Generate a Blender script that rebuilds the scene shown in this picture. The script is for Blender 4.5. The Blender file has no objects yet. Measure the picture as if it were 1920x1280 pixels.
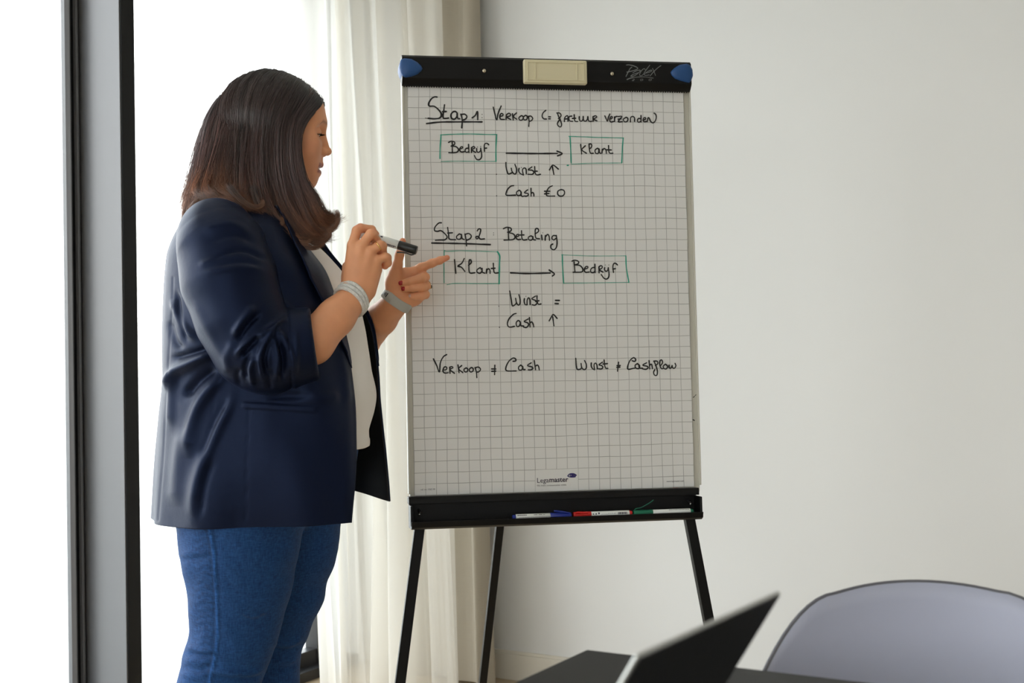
import bpy, math, random
import numpy as np
from mathutils import Matrix, Vector, Euler
random.seed(7)
rng = np.random.default_rng(7)
scn = bpy.context.scene
COL = scn.collection

# ------------------------------------------------------------------ camera
FPX = 2500.0                       # focal length in pixels of the 1920 px frame
YAW = math.radians(30.0)
ROLL = math.radians(0.7)
CAMH = 1.15
R_ = np.array([math.cos(YAW), math.sin(YAW), 0.0])
F_ = np.array([-math.sin(YAW), math.cos(YAW), 0.0])
Z_ = np.array([0.0, 0.0, 1.0])
XC = R_ * math.cos(ROLL) - Z_ * math.sin(ROLL)
YC = Z_ * math.cos(ROLL) + R_ * math.sin(ROLL)
CPOS = np.array([0.0, 0.0, CAMH])
cam_data = bpy.data.cameras.new('camera')
cam = bpy.data.objects.new('camera', cam_data)
COL.objects.link(cam)
M = Matrix.Identity(4)
for i in range(3):
    M[i][0] = XC[i]; M[i][1] = YC[i]; M[i][2] = -F_[i]; M[i][3] = CPOS[i]
cam.matrix_world = M
cam_data.sensor_width = 36.0
cam_data.lens = FPX * 36.0 / 1920.0
cam_data.clip_start = 0.05
cam_data.clip_end = 200
cam_data.dof.use_dof = True
cam_data.dof.focus_distance = 2.9
cam_data.dof.aperture_fstop = 6.3
scn.camera = cam

# ------------------------------------------------------------------ world, light, exposure
world = bpy.data.worlds.new('sky')
scn.world = world
world.use_nodes = True
wn = world.node_tree
wn.nodes.clear()
w_out = wn.nodes.new('ShaderNodeOutputWorld')
w_bg = wn.nodes.new('ShaderNodeBackground')
w_tc = wn.nodes.new('ShaderNodeTexCoord')
w_sep = wn.nodes.new('ShaderNodeSeparateXYZ')
w_rmp = wn.nodes.new('ShaderNodeValToRGB')
wn.links.new(w_tc.outputs['Generated'], w_sep.inputs[0])
wn.links.new(w_sep.outputs['Z'], w_rmp.inputs[0])
w_rmp.color_ramp.elements[0].position = 0.0
w_rmp.color_ramp.elements[0].color = (1.0, 0.985, 0.965, 1)
w_rmp.color_ramp.elements[1].position = 0.8
w_rmp.color_ramp.elements[1].color = (0.82, 0.91, 1.0, 1)
wn.links.new(w_rmp.outputs[0], w_bg.inputs['Color'])
w_bg.inputs['Strength'].default_value = 5.2
wn.links.new(w_bg.outputs[0], w_out.inputs[0])

XW, YW = -2.885, 3.93              # window wall and back wall planes
CEIL = 2.68
def portal(y0, y1):
    ld = bpy.data.lights.new('window_portal', 'AREA')
    ld.shape = 'RECTANGLE'; ld.size = abs(y1 - y0); ld.size_y = 2.4
    ld.cycles.is_portal = True
    lo = bpy.data.objects.new('window_portal', ld)
    lo.location = (XW - 0.25, (y0 + y1) / 2, 1.25)
    lo.rotation_euler = (0, math.radians(-90), 0)      # shines to +X
    lo.rotation_euler = Matrix(((0, 0, -1), (-1, 0, 0), (0, 1, 0))).to_euler()
    COL.objects.link(lo)
portal(-3.4, 3.85)
ld = bpy.data.lights.new('window_portal', 'AREA'); ld.shape = 'RECTANGLE'; ld.size = 3.0; ld.size_y = 1.7; ld.cycles.is_portal = True
lo = bpy.data.objects.new('window_portal', ld); lo.location = (.5, -3.72, 1.65)
lo.rotation_euler = (math.radians(90), 0, math.radians(180)); COL.objects.link(lo)     # shines to +Y
scn.view_settings.view_transform = 'Standard'
scn.view_settings.look = 'None'
scn.view_settings.exposure = 0.10
scn.view_settings.gamma = 1.0
scn.view_settings.use_curve_mapping = False
try:
    scn.cycles.use_denoising = True
    scn.cycles.max_bounces = 10
    scn.cycles.diffuse_bounces = 6
    scn.cycles.transparent_max_bounces = 16
except Exception:
    pass

# ------------------------------------------------------------------ helpers
def unproj(px, py, depth):
    xc = (px - 960.0) / FPX * depth; yc = -(py - 640.0) / FPX * depth
    return CPOS + XC * xc + YC * yc + F_ * depth
def raydir(px, py):
    return XC * ((px - 960.0) / FPX) - YC * ((py - 640.0) / FPX) + F_
def on_plane(px, py, p0, n):
    d = raydir(px, py); t = np.dot(np.array(p0) - CPOS, n) / np.dot(d, n)
    return CPOS + d * t
def to_px(P):
    Q = np.asarray(P, float) - CPOS
    dep = Q @ F_
    return 960 + FPX * (Q @ XC) / dep, 640 - FPX * (Q @ YC) / dep

def link(name, me, mat=None, parent=None, smooth=False):
    o = bpy.data.objects.new(name, me)
    COL.objects.link(o)
    if mat is not None:
        for m in (mat if isinstance(mat, (list, tuple)) else [mat]): me.materials.append(m)
    if smooth and len(me.polygons):
        me.polygons.foreach_set('use_smooth', np.ones(len(me.polygons), bool))
    if parent is not None: o.parent = parent
    return o
def np_mesh(name, V, Fq):
    V = np.ascontiguousarray(V, np.float32); Fq = np.asarray(Fq, np.int32)
    me = bpy.data.meshes.new(name)
    n = Fq.shape[1]
    me.vertices.add(len(V)); me.vertices.foreach_set('co', V.ravel())
    me.loops.add(Fq.size); me.loops.foreach_set('vertex_index', Fq.ravel())
    me.polygons.add(len(Fq)); me.polygons.foreach_set('loop_start', np.arange(0, Fq.size, n, dtype=np.int32))
    me.update(calc_edges=True); me.validate()
    return me
def tag(o, label=None, cat=None, group=None, kind=None):
    if label: o['label'] = label
    if cat: o['category'] = cat
    if group: o['group'] = group
    if kind: o['kind'] = kind
    return o
def empty(name, loc=(0, 0, 0), rz=0.0):
    o = bpy.data.objects.new(name, None); COL.objects.link(o)
    o.location = loc; o.rotation_euler = (0, 0, rz); o.empty_display_size = 0.1
    bpy.context.view_layer.update()
    return o

class MB:
    """collects shapes as verts / faces (world or local coordinates)"""
    def __init__(s): s.v = []; s.f = []
    def add(s, V, F):
        b = len(s.v); s.v += [tuple(map(float, p)) for p in V]; s.f += [tuple(i + b for i in q) for q in F]
        return s
    def box(s, c, h, ax=None):
        c = np.array(c, float)
        A = np.eye(3) if ax is None else np.array(ax, float)
        V = [c + A[0] * (h[0] * sx) + A[1] * (h[1] * sy) + A[2] * (h[2] * sz) for sx in (-1, 1) for sy in (-1, 1) for sz in (-1, 1)]
        Fc = [(0, 1, 3, 2), (4, 6, 7, 5), (0, 4, 5, 1), (2, 3, 7, 6), (0, 2, 6, 4), (1, 5, 7, 3)]
        if np.linalg.det(A) < 0: Fc = [q[::-1] for q in Fc]
        return s.add(V, Fc)
    def lohi(s, lo, hi):
        lo = np.array(lo, float); hi = np.array(hi, float)
        return s.box((lo + hi) / 2, (hi - lo) / 2)
    def tube(s, pts, r, n=10, cap=True, flat=None):
        """tube along a polyline; r a number or a list"""
        P = np.array(pts, float); N = len(P)
        rr = np.full(N, r) if np.isscalar(r) else np.array(r, float)
        T = np.gradient(P, axis=0); T /= np.linalg.norm(T, axis=1)[:, None] + 1e-12
        up = np.array([0, 0, 1.0]) if abs(T[0][2]) < .9 else np.array([1.0, 0, 0])
        V = []; u = np.cross(T[0], up); u /= np.linalg.norm(u)
        for i in range(N):
            u = u - T[i] * np.dot(u, T[i]); u /= np.linalg.norm(u); w = np.cross(T[i], u)
            for k in range(n):
                a = 2 * math.pi * k / n
                V.append(P[i] + rr[i] * (math.cos(a) * u + math.sin(a) * w * (flat or 1)))
        Fc = [(i * n + k, i * n + (k + 1) % n, (i + 1) * n + (k + 1) % n, (i + 1) * n + k) for i in range(N - 1) for k in range(n)]
        if cap:
            Fc.append(tuple(range(n))[::-1]); Fc.append(tuple((N - 1) * n + k for k in range(n)))
        return s.add(V, Fc)
    def prism(s, poly, y0, y1, fr):
        """poly: list of (x,z) in frame fr=(origin,X,Y,Z), extruded along Y from y0 to y1"""
        O, X, Y, Z = fr; n = len(poly)
        V = [O + X * p[0] + Z * p[1] + Y * y0 for p in poly] + [O + X * p[0] + Z * p[1] + Y * y1 for p in poly]
        Fc = [tuple(range(n)), tuple(range(2 * n - 1, n - 1, -1))] + [(i, i + n, (i + 1) % n + n, (i + 1) % n) for i in range(n)]
        return s.add(V, Fc)
    def grid(s, G, flip=False):
        G = np.asarray(G, float); a, b = G.shape[:2]
        Fc = [(i * b + j, (i + 1) * b + j, (i + 1) * b + j + 1, i * b + j + 1) for i in range(a - 1) for j in range(b - 1)]
        if flip: Fc = [q[::-1] for q in Fc]
        return s.add(G.reshape(-1, 3), Fc)
    def build(s, name, mat, parent=None, smooth=False, bevel=0, origin=None, seg=2):
        V = np.array(s.v, float)
        loc = None
        if parent is not None:
            Mi = np.array(parent.matrix_world.inverted()); V = V @ Mi[:3, :3].T + Mi[:3, 3]
        elif origin != 'world':
            loc = origin if origin is not None else np.array([V[:, 0].mean(), V[:, 1].mean(), V[:, 2].min()])
            V = V - loc
        me = bpy.data.meshes.new(name); me.from_pydata([tuple(p) for p in V], [], s.f); me.update()
        o = link(name, me, mat, parent, smooth)
        if loc is not None: o.location = loc
        if bevel:
            m = o.modifiers.new('bevel', 'BEVEL'); m.width = bevel; m.segments = seg; m.limit_method = 'ANGLE'
            m.angle_limit = math.radians(35); m.harden_normals = True
            me.polygons.foreach_set('use_smooth', np.ones(len(me.polygons), bool))
        if parent is not None: bpy.context.view_layer.update()
        return o

def cr(points, n):
    """Catmull-Rom through points, resampled to n"""
    P = np.array(points, float)
    if len(P) < 3:
        t = np.linspace(0, 1, n)[:, None]; return P[0] * (1 - t) + P[-1] * t
    Q = np.vstack([2 * P[0] - P[1], P, 2 * P[-1] - P[-2]])
    out = []
    for i in range(1, len(Q) - 2):
        for t in np.linspace(0, 1, 10, endpoint=False):
            a, b, c, d = Q[i - 1:i + 3]
            out.append(.5 * ((2 * b) + (-a + c) * t + (2 * a - 5 * b + 4 * c - d) * t * t + (-a + 3 * b - 3 * c + d) * t ** 3))
    out.append(P[-1]); out = np.array(out)
    s = np.r_[0, np.cumsum(np.linalg.norm(np.diff(out, axis=0), axis=1))]
    u = np.linspace(0, s[-1], n)
    return np.stack([np.interp(u, s, out[:, k]) for k in range(P.shape[1])], 1)

# ------------------------------------------------------------------ materials
MATS = {}
def srgb(r, g, b):
    f = lambda c: (c / 255 / 12.92) if c / 255 <= .04045 else ((c / 255 + .055) / 1.055) ** 2.4
    return (f(r), f(g), f(b), 1.0)
def mat(name, col, rough=.5, metal=0.0, spec=.5, bump=None, var=None, **kw):
    m = bpy.data.materials.new(name); m.use_nodes = True
    nt = m.node_tree; b = nt.nodes['Principled BSDF']
    b.inputs['Base Color'].default_value = col
    b.inputs['Roughness'].default_value = rough; b.inputs['Metallic'].default_value = metal
    b.inputs['Specular IOR Level'].default_value = spec
    for k, v in kw.items(): b.inputs[k.replace('_', ' ')].default_value = v
    tc = None
    if bump or var:
        tc = nt.nodes.new('ShaderNodeTexCoord')
    if var:      # (scale, amount)
        n = nt.nodes.new('ShaderNodeTexNoise'); n.inputs['Scale'].default_value = var[0]; n.inputs['Detail'].default_value = 4
        mx = nt.nodes.new('ShaderNodeMix'); mx.data_type = 'RGBA'
        nt.links.new(tc.outputs['Object'], n.inputs['Vector']); nt.links.new(n.outputs['Fac'], mx.inputs['Factor'])
        mx.inputs['A'].default_value = tuple(c * (1 - var[1]) for c in col[:3]) + (1,)
        mx.inputs['B'].default_value = tuple(min(1, c * (1 + var[1])) for c in col[:3]) + (1,)
        nt.links.new(mx.outputs['Result'], b.inputs['Base Color'])
    if bump:     # (scale, strength, distance)
        n = nt.nodes.new('ShaderNodeTexNoise'); n.inputs['Scale'].default_value = bump[0]; n.inputs['Detail'].default_value = 5
        bp = nt.nodes.new('ShaderNodeBump'); bp.inputs['Strength'].default_value = bump[1]; bp.inputs['Distance'].default_value = bump[2]
        nt.links.new(tc.outputs['Object'], n.inputs['Vector']); nt.links.new(n.outputs['Fac'], bp.inputs['Height'])
        nt.links.new(bp.outputs[0], b.inputs['Normal'])
    MATS[name] = m
    return m
def nodes(m): return m.node_tree, m.node_tree.nodes['Principled BSDF']

m_wall = mat('painted wall', srgb(221, 221, 220), .9, spec=.2, bump=(60, .05, .002), var=(1.2, .012))
m_ceil = mat('ceiling paint', srgb(235, 233, 228), .9, spec=.2)
m_base = mat('baseboard paint', srgb(222, 217, 206), .5, spec=.3)
m_alu = mat('grey anodised aluminium', srgb(104, 104, 106), .36, metal=.3, bump=(300, .03, .0005))
m_aludark = mat('dark anodised aluminium', srgb(44, 44, 46), .4, metal=.2)
m_alublack = mat('black window gasket', srgb(12, 12, 13), .55, spec=.25)  # real seals, and the painted shade on the mullion's room side
m_black = mat('black powder coat', srgb(9, 9, 10), .42, spec=.25, bump=(500, .04, .0003))
m_blackp = mat('black plastic', srgb(12, 12, 13), .4)
m_blue = mat('blue plastic cap', srgb(24, 72, 128), .45, bump=(400, .05, .0003))
m_cream = mat('cream plastic', srgb(214, 205, 172), .5)
m_board = mat('white enamel board', srgb(205, 203, 192), .35)
m_steel = mat('brass pin', srgb(190, 182, 160), .25, metal=1.0)
m_chrome = mat('steel', srgb(170, 170, 172), .25, metal=1.0)
m_ink = mat('black marker ink', srgb(18, 16, 18), .6)
m_print = mat('dark violet print', srgb(48, 38, 62), .7)
m_logo = mat('violet blue print', srgb(38, 28, 105), .7)
m_greyprint = mat('grey print', srgb(88, 82, 84), .7)
m_redprint = mat('red print', srgb(196, 60, 50), .7)
m_silverprint = mat('silver print', srgb(120, 124, 124), .5)
m_green = mat('green marker ink', srgb(48, 158, 136), .7)
m_table = mat('dark table top', srgb(25, 25, 26), .5, spec=.25, var=(8, .05), bump=(200, .03, .0005))
m_lapback = mat('shaded laptop lid', srgb(48, 48, 49), .36, metal=.3)  # unlit look of the lid's back put into its dark colour
m_lapedge = mat('bare aluminium edge', srgb(188, 190, 188), .3, metal=.8)
m_shell = mat('lilac grey chair shell', srgb(182, 186, 206), .45, spec=.4)
m_rim = mat('grey chair rim', srgb(95, 95, 102), .6)
m_penwhite = mat('white marker barrel', srgb(238, 241, 238), .35)
m_penblack = mat('black marker cap', srgb(16, 16, 17), .35)
m_penred = mat('red marker cap', srgb(200, 24, 22), .35)
m_penblue = mat('blue marker cap', srgb(18, 42, 140), .35)
m_pengreen = mat('green marker cap', srgb(18, 110, 82), .35)
m_gold = mat('gold', srgb(226, 186, 120), .22, metal=1.0)
m_stone = mat('dark gem', srgb(20, 20, 26), .1)
m_nail = mat('red nail varnish', srgb(158, 14, 26), .15, spec=.6)
m_nailclear = mat('bare nail', srgb(216, 178, 164), .25, spec=.6)
m_watch = mat('grey rubber watch band', srgb(178, 178, 172), .55)
m_watchdark = mat('dark slots', srgb(30, 30, 32), .4)
m_brace = mat('glittering white cord', srgb(226, 225, 222), .35, bump=(420, 1.0, .003), var=(330, .28))
m_terrace = mat('pale terrace', srgb(205, 202, 196), .9, var=(2, .06))
m_lining = mat('black jacket lining', srgb(8, 8, 11), .5)
m_shirt = mat('off white knit', srgb(246, 242, 237), .85, spec=.2, bump=(260, .25, .001))
m_shoe = mat('white leather shoe', srgb(222, 220, 216), .5)
m_eye = mat('eye white', srgb(225, 220, 214), .15)
m_iris = mat('dark iris', srgb(38, 24, 16), .1)
m_teeth = mat('teeth', srgb(225, 215, 200), .25)

# paper with printed grid: UV in metres from the first grid row, wobbling a little
m_paper = mat('squared paper', srgb(226, 226, 225), .8, spec=.25)
nt, b = nodes(m_paper)
uv = nt.nodes.new('ShaderNodeUVMap'); uv.uv_map = 'UVMap'
wob = nt.nodes.new('ShaderNodeTexNoise'); wob.inputs['Scale'].default_value = 9; wob.inputs['Detail'].default_value = 2
nt.links.new(uv.outputs[0], wob.inputs['Vector'])
wsub = nt.nodes.new('ShaderNodeVectorMath'); wsub.operation = 'SUBTRACT'; wsub.inputs[1].default_value = (.5, .5, .5)
nt.links.new(wob.outputs['Color'], wsub.inputs[0])
wsc = nt.nodes.new('ShaderNodeVectorMath'); wsc.operation = 'SCALE'; wsc.inputs['Scale'].default_value = .0045
nt.links.new(wsub.outputs[0], wsc.inputs[0])
wad = nt.nodes.new('ShaderNodeVectorMath'); wad.operation = 'ADD'
nt.links.new(uv.outputs[0], wad.inputs[0]); nt.links.new(wsc.outputs[0], wad.inputs[1])
sp = nt.nodes.new('ShaderNodeSeparateXYZ'); nt.links.new(wad.outputs[0], sp.inputs[0])
def mth(op, a, bb=None, c=None):
    n = nt.nodes.new('ShaderNodeMath'); n.operation = op
    for i, v in enumerate((a, bb, c)):
        if v is None: continue
        if isinstance(v, (int, float)): n.inputs[i].default_value = v
        else: nt.links.new(v, n.inputs[i])
    return n.outputs[0]
def gline(x):
    t = mth('PINGPONG', x, .0125)
    return mth('SUBTRACT', 1.0, mth('MULTIPLY', mth('MINIMUM', t, .0010), 1 / .0010))
gl = mth('MAXIMUM', gline(sp.outputs[0]), gline(sp.outputs[1]))
# blank printed block around the brand line at the foot of the sheet (u .3..., v .875...)
inx = mth('MULTIPLY', mth('GREATER_THAN', sp.outputs[0], .2752), mth('LESS_THAN', sp.outputs[0], .3748))
iny = mth('LESS_THAN', sp.outputs[1], -.8502)
bl = mth('SUBTRACT', 1.0, mth('MULTIPLY', inx, iny))
fadn = nt.nodes.new('ShaderNodeTexNoise'); fadn.inputs['Scale'].default_value = 14
nt.links.new(uv.outputs[0], fadn.inputs['Vector'])
gl = mth('MULTIPLY', mth('MULTIPLY', gl, bl), mth('MULTIPLY_ADD', fadn.outputs['Fac'], .9, .25))
mx = nt.nodes.new('ShaderNodeMix'); mx.data_type = 'RGBA'
nt.links.new(gl, mx.inputs['Factor'])
mx.inputs['A'].default_value = srgb(226, 226, 225); mx.inputs['B'].default_value = srgb(104, 104, 104)
nt.links.new(mx.outputs['Result'], b.inputs['Base Color'])

# sheer curtain
m_sheer = bpy.data.materials.new('sheer white curtain'); m_sheer.use_nodes = True
nt = m_sheer.node_tree; nt.nodes.clear()
o_ = nt.nodes.new('ShaderNodeOutputMaterial')
df = nt.nodes.new('ShaderNodeBsdfDiffuse'); tl = nt.nodes.new('ShaderNodeBsdfTranslucent'); tr = nt.nodes.new('ShaderNodeBsdfTransparent')
for n in (df, tl): n.inputs['Color'].default_value = srgb(250, 248, 243)
tc = nt.nodes.new('ShaderNodeTexCoord'); wv = nt.nodes.new('ShaderNodeTexNoise')
mp = nt.nodes.new('ShaderNodeMapping'); mp.inputs['Scale'].default_value = (30, 30, 260)
wv.inputs['Scale'].default_value = 1.0; wv.inputs['Detail'].default_value = 3
nt.links.new(tc.outputs['Object'], mp.inputs[0]); nt.links.new(mp.outputs[0], wv.inputs['Vector'])
bp = nt.nodes.new('ShaderNodeBump'); bp.inputs['Strength'].default_value = .25; bp.inputs['Distance'].default_value = .002
nt.links.new(wv.outputs['Fac'], bp.inputs['Height']); nt.links.new(bp.outputs[0], df.inputs['Normal'])
a1 = nt.nodes.new('ShaderNodeMixShader'); a1.inputs[0].default_value = .60
nt.links.new(df.outputs[0], a1.inputs[1]); nt.links.new(tl.outputs[0], a1.inputs[2])
a2 = nt.nodes.new('ShaderNodeMixShader'); a2.inputs[0].default_value = .30
nt.links.new(a1.outputs[0], a2.inputs[1]); nt.links.new(tr.outputs[0], a2.inputs[2])
nt.links.new(a2.outputs[0], o_.inputs[0])
m_drape = mat('grey beige linen drape', srgb(168, 160, 146), .9, spec=.1)
nt, b = nodes(m_drape)
tc = nt.nodes.new('ShaderNodeTexCoord'); mp = nt.nodes.new('ShaderNodeMapping'); mp.inputs['Scale'].default_value = (40, 40, 300)
wv = nt.nodes.new('ShaderNodeTexNoise'); wv.inputs['Scale'].default_value = 1; nt.links.new(tc.outputs['Object'], mp.inputs[0]); nt.links.new(mp.outputs[0], wv.inputs['Vector'])
bp = nt.nodes.new('ShaderNodeBump'); bp.inputs['Strength'].default_value = .5; bp.inputs['Distance'].default_value = .002
nt.links.new(wv.outputs['Fac'], bp.inputs['Height']); nt.links.new(bp.outputs[0], b.inputs['Normal'])

# window glass: clear with a faint reflection, lets light through
m_glass = bpy.data.materials.new('window glass'); m_glass.use_nodes = True
nt = m_glass.node_tree; nt.nodes.clear()
o_ = nt.nodes.new('ShaderNodeOutputMaterial'); tr = nt.nodes.new('ShaderNodeBsdfTransparent'); gs = nt.nodes.new('ShaderNodeBsdfGlossy')
gs.inputs['Roughness'].default_value = .02; fr = nt.nodes.new('ShaderNodeLayerWeight'); fr.inputs['Blend'].default_value = .5
fp = nt.nodes.new('ShaderNodeMath'); fp.operation = 'POWER'; fp.inputs[1].default_value = 4.0; nt.links.new(fr.outputs['Facing'], fp.inputs[0])
fa = nt.nodes.new('ShaderNodeMath'); fa.operation = 'MULTIPLY_ADD'; fa.inputs[1].default_value = .5; fa.inputs[2].default_value = .03; nt.links.new(fp.outputs[0], fa.inputs[0])
ms = nt.nodes.new('ShaderNodeMixShader'); tr.inputs['Color'].default_value = (.97, .985, .98, 1)
nt.links.new(fa.outputs[0], ms.inputs[0]); nt.links.new(tr.outputs[0], ms.inputs[1]); nt.links.new(gs.outputs[0], ms.inputs[2])
nt.links.new(ms.outputs[0], o_.inputs[0])

# oak floor boards colour
m_floor = mat('oak floor', srgb(172, 152, 124), .45, var=(3, .15), bump=(40, .1, .001))

# skin, coloured by a vertex attribute (lips, brows)
m_skin = mat('skin', srgb(190, 130, 96), .46, spec=.4, bump=(350, .12, .0006))
nt, b = nodes(m_skin)
b.inputs['Subsurface Weight'].default_value = .12
b.inputs['Subsurface Radius'].default_value = (.9, .35, .18)
b.inputs['Subsurface Scale'].default_value = .008
at = nt.nodes.new('ShaderNodeAttribute'); at.attribute_name = 'tint'
ns = nt.nodes.new('ShaderNodeTexNoise'); ns.inputs['Scale'].default_value = 35; ns.inputs['Detail'].default_value = 4
tcs = nt.nodes.new('ShaderNodeTexCoord'); nt.links.new(tcs.outputs['Object'], ns.inputs['Vector'])
hs = nt.nodes.new('ShaderNodeHueSaturation'); nt.links.new(at.outputs['Color'], hs.inputs['Color'])
mr = nt.nodes.new('ShaderNodeMapRange'); mr.inputs['To Min'].default_value = .88; mr.inputs['To Max'].default_value = 1.1
nt.links.new(ns.outputs['Fac'], mr.inputs['Value']); nt.links.new(mr.outputs[0], hs.inputs['Value'])
nt.links.new(hs.outputs[0], b.inputs['Base Color'])

# hair: brown with per-strand tint
m_hair = mat('brown hair', srgb(52, 36, 32), .30, spec=.8)
nt, b = nodes(m_hair)
at = nt.nodes.new('ShaderNodeAttribute'); at.attribute_name = 'tint'
nt.links.new(at.outputs['Color'], b.inputs['Base Color'])
b.inputs['Anisotropic'].default_value = .3
m_hairbase = mat('hair underlayer', srgb(30, 21, 19), .8, spec=.1)

# navy suiting
m_navy = mat('navy suiting', srgb(8, 13, 30), .47, spec=.42)
nt, b = nodes(m_navy)
b.inputs['Sheen Weight'].default_value = .10; b.inputs['Specular Tint'].default_value = srgb(140, 165, 225); b.inputs['Sheen Roughness'].default_value = .4; b.inputs['Sheen Tint'].default_value = srgb(90, 110, 160)
tc = nt.nodes.new('ShaderNodeTexCoord'); wvn = nt.nodes.new('ShaderNodeTexWave'); wvn.inputs['Scale'].default_value = 260; wvn.inputs['Distortion'].default_value = 1.5
wvn.bands_direction = 'DIAGONAL'; nt.links.new(tc.outputs['Object'], wvn.inputs['Vector'])
bp = nt.nodes.new('ShaderNodeBump'); bp.inputs['Strength'].default_value = .08; bp.inputs['Distance'].default_value = .0008
nt.links.new(wvn.outputs['Fac'], bp.inputs['Height'])
n2 = nt.nodes.new('ShaderNodeTexNoise'); n2.inputs['Scale'].default_value = 14; n2.inputs['Detail'].default_value = 4
nt.links.new(tc.outputs['Object'], n2.inputs['Vector'])
bp2 = nt.nodes.new('ShaderNodeBump'); bp2.inputs['Strength'].default_value = .3; bp2.inputs['Distance'].default_value = .006
nt.links.new(n2.outputs['Fac'], bp2.inputs['Height']); nt.links.new(bp.outputs[0], bp2.inputs['Normal']); nt.links.new(bp2.outputs[0], b.inputs['Normal'])

# denim
m_denim = mat('blue denim', srgb(34, 74, 128), .75, spec=.2)
nt, b = nodes(m_denim)
tc = nt.nodes.new('ShaderNodeTexCoord'); mp = nt.nodes.new('ShaderNodeMapping'); mp.inputs['Scale'].default_value = (420, 420, 70)
n1 = nt.nodes.new('ShaderNodeTexNoise'); n1.inputs['Scale'].default_value = 1; n1.inputs['Detail'].default_value = 6
nt.links.new(tc.outputs['Object'], mp.inputs[0]); nt.links.new(mp.outputs[0], n1.inputs['Vector'])
mp2 = nt.nodes.new('ShaderNodeMapping'); mp2.inputs['Scale'].default_value = (90, 90, 600)
n2 = nt.nodes.new('ShaderNodeTexNoise'); n2.inputs['Scale'].default_value = 1; n2.inputs['Detail'].default_value = 3
nt.links.new(tc.outputs['Object'], mp2.inputs[0]); nt.links.new(mp2.outputs[0], n2.inputs['Vector'])
ad = nt.nodes.new('ShaderNodeMath'); ad.operation = 'ADD'; nt.links.new(n1.outputs['Fac'], ad.inputs[0]); nt.links.new(n2.outputs['Fac'], ad.inputs[1])
rp = nt.nodes.new('ShaderNodeMapRange'); rp.inputs['From Min'].default_value = .7; rp.inputs['From Max'].default_value = 1.3
nt.links.new(ad.outputs[0], rp.inputs['Value'])
mx = nt.nodes.new('ShaderNodeMix'); mx.data_type = 'RGBA'; nt.links.new(rp.outputs[0], mx.inputs['Factor'])
mx.inputs['A'].default_value = srgb(16, 48, 92); mx.inputs['B'].default_value = srgb(36, 78, 132)
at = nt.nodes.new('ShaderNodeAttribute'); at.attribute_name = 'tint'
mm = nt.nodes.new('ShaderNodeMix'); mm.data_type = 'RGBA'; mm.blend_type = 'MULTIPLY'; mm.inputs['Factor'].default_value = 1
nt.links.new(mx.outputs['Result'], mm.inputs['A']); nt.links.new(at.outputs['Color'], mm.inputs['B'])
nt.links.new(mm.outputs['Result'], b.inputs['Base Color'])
bp = nt.nodes.new('ShaderNodeBump'); bp.inputs['Strength'].default_value = .35; bp.inputs['Distance'].default_value = .001
nt.links.new(ad.outputs[0], bp.inputs['Height']); nt.links.new(bp.outputs[0], b.inputs['Normal'])

# ------------------------------------------------------------------ the room
def struct(o): o['kind'] = 'structure'; return o
XR, YR = 4.2, -3.6
struct(MB().lohi((XW - .2, YR - .1, -.1), (XR + .1, YW + .1, 0)).build('floor', m_floor, origin=(0, 0, 0)))
struct(MB().lohi((XW - .2, YR - .1, CEIL), (XR + .1, YW + .1, CEIL + .1)).build('ceiling', m_ceil, origin=(0, 0, 0)))
struct(MB().lohi((XW - .2, YW, 0), (XR + .1, YW + .15, CEIL)).build('wall_back', m_wall, origin=(0, YW, 0)))
struct(MB().lohi((XR, YR, 0), (XR + .15, YW, CEIL)).build('wall_right', m_wall, origin=(XR, 0, 0)))
FX0, FX1, FZ0, FZ1 = -1.0, 2.0, .8, 2.5       # unseen window added behind the camera for light from that side
wf = MB().lohi((XW - .2, YR - .15, 0), (FX0, YR, CEIL)); wf.lohi((FX1, YR - .15, 0), (XR, YR, CEIL))
wf.lohi((FX0, YR - .15, 0), (FX1, YR, FZ0)); wf.lohi((FX0, YR - .15, FZ1), (FX1, YR, CEIL))
struct(wf.build('wall_front', m_wall, origin=(0, YR, 0)))
win3 = empty('unseen_window', (.5, YR - .1, 0)); struct(win3)
fm = MB()
for xx in (FX0, FX0 + 1.48, FX1 - .05): fm.lohi((xx, YR - .13, FZ0), (xx + .05, YR - .05, FZ1))
fm.lohi((FX0, YR - .13, FZ0), (FX1, YR - .05, FZ0 + .05)); fm.lohi((FX0, YR - .13, FZ1 - .05), (FX1, YR - .05, FZ1))
fm.build('window_frame', m_alu, win3)
MB().lohi((FX0, YR - .095, FZ0), (FX1, YR - .09, FZ1)).build('glass_pane', m_glass, win3)
# window wall: only a lintel and a short return beside the glazing
wl = MB().lohi((XW - .2, YR, 2.5), (XW, YW, CEIL)); wl.lohi((XW - .2, YR, 0), (XW, YR + .25, 2.5)); wl.lohi((XW - .2, YW - .06, 0), (XW, YW, 2.5))
struct(wl.build('wall_left', m_wall, origin=(XW, 0, 0)))
bb = MB()
for (z0, z1, t) in ((0, .088, .014), (.088, .098, .009)):
    bb.lohi((XW, YW - t, z0), (XR, YW, z1))
struct(bb.build('baseboard_back', m_base, origin=(0, YW, 0), bevel=.002))
bb = MB().lohi((XR - .014, YR, 0), (XR, YW - .014, .095))
struct(bb.build('baseboard_right', m_base, origin=(XR, 0, 0), bevel=.002))

# floor planks seen at the wall foot are parts of the floor
flo = bpy.data.objects['floor']
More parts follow.
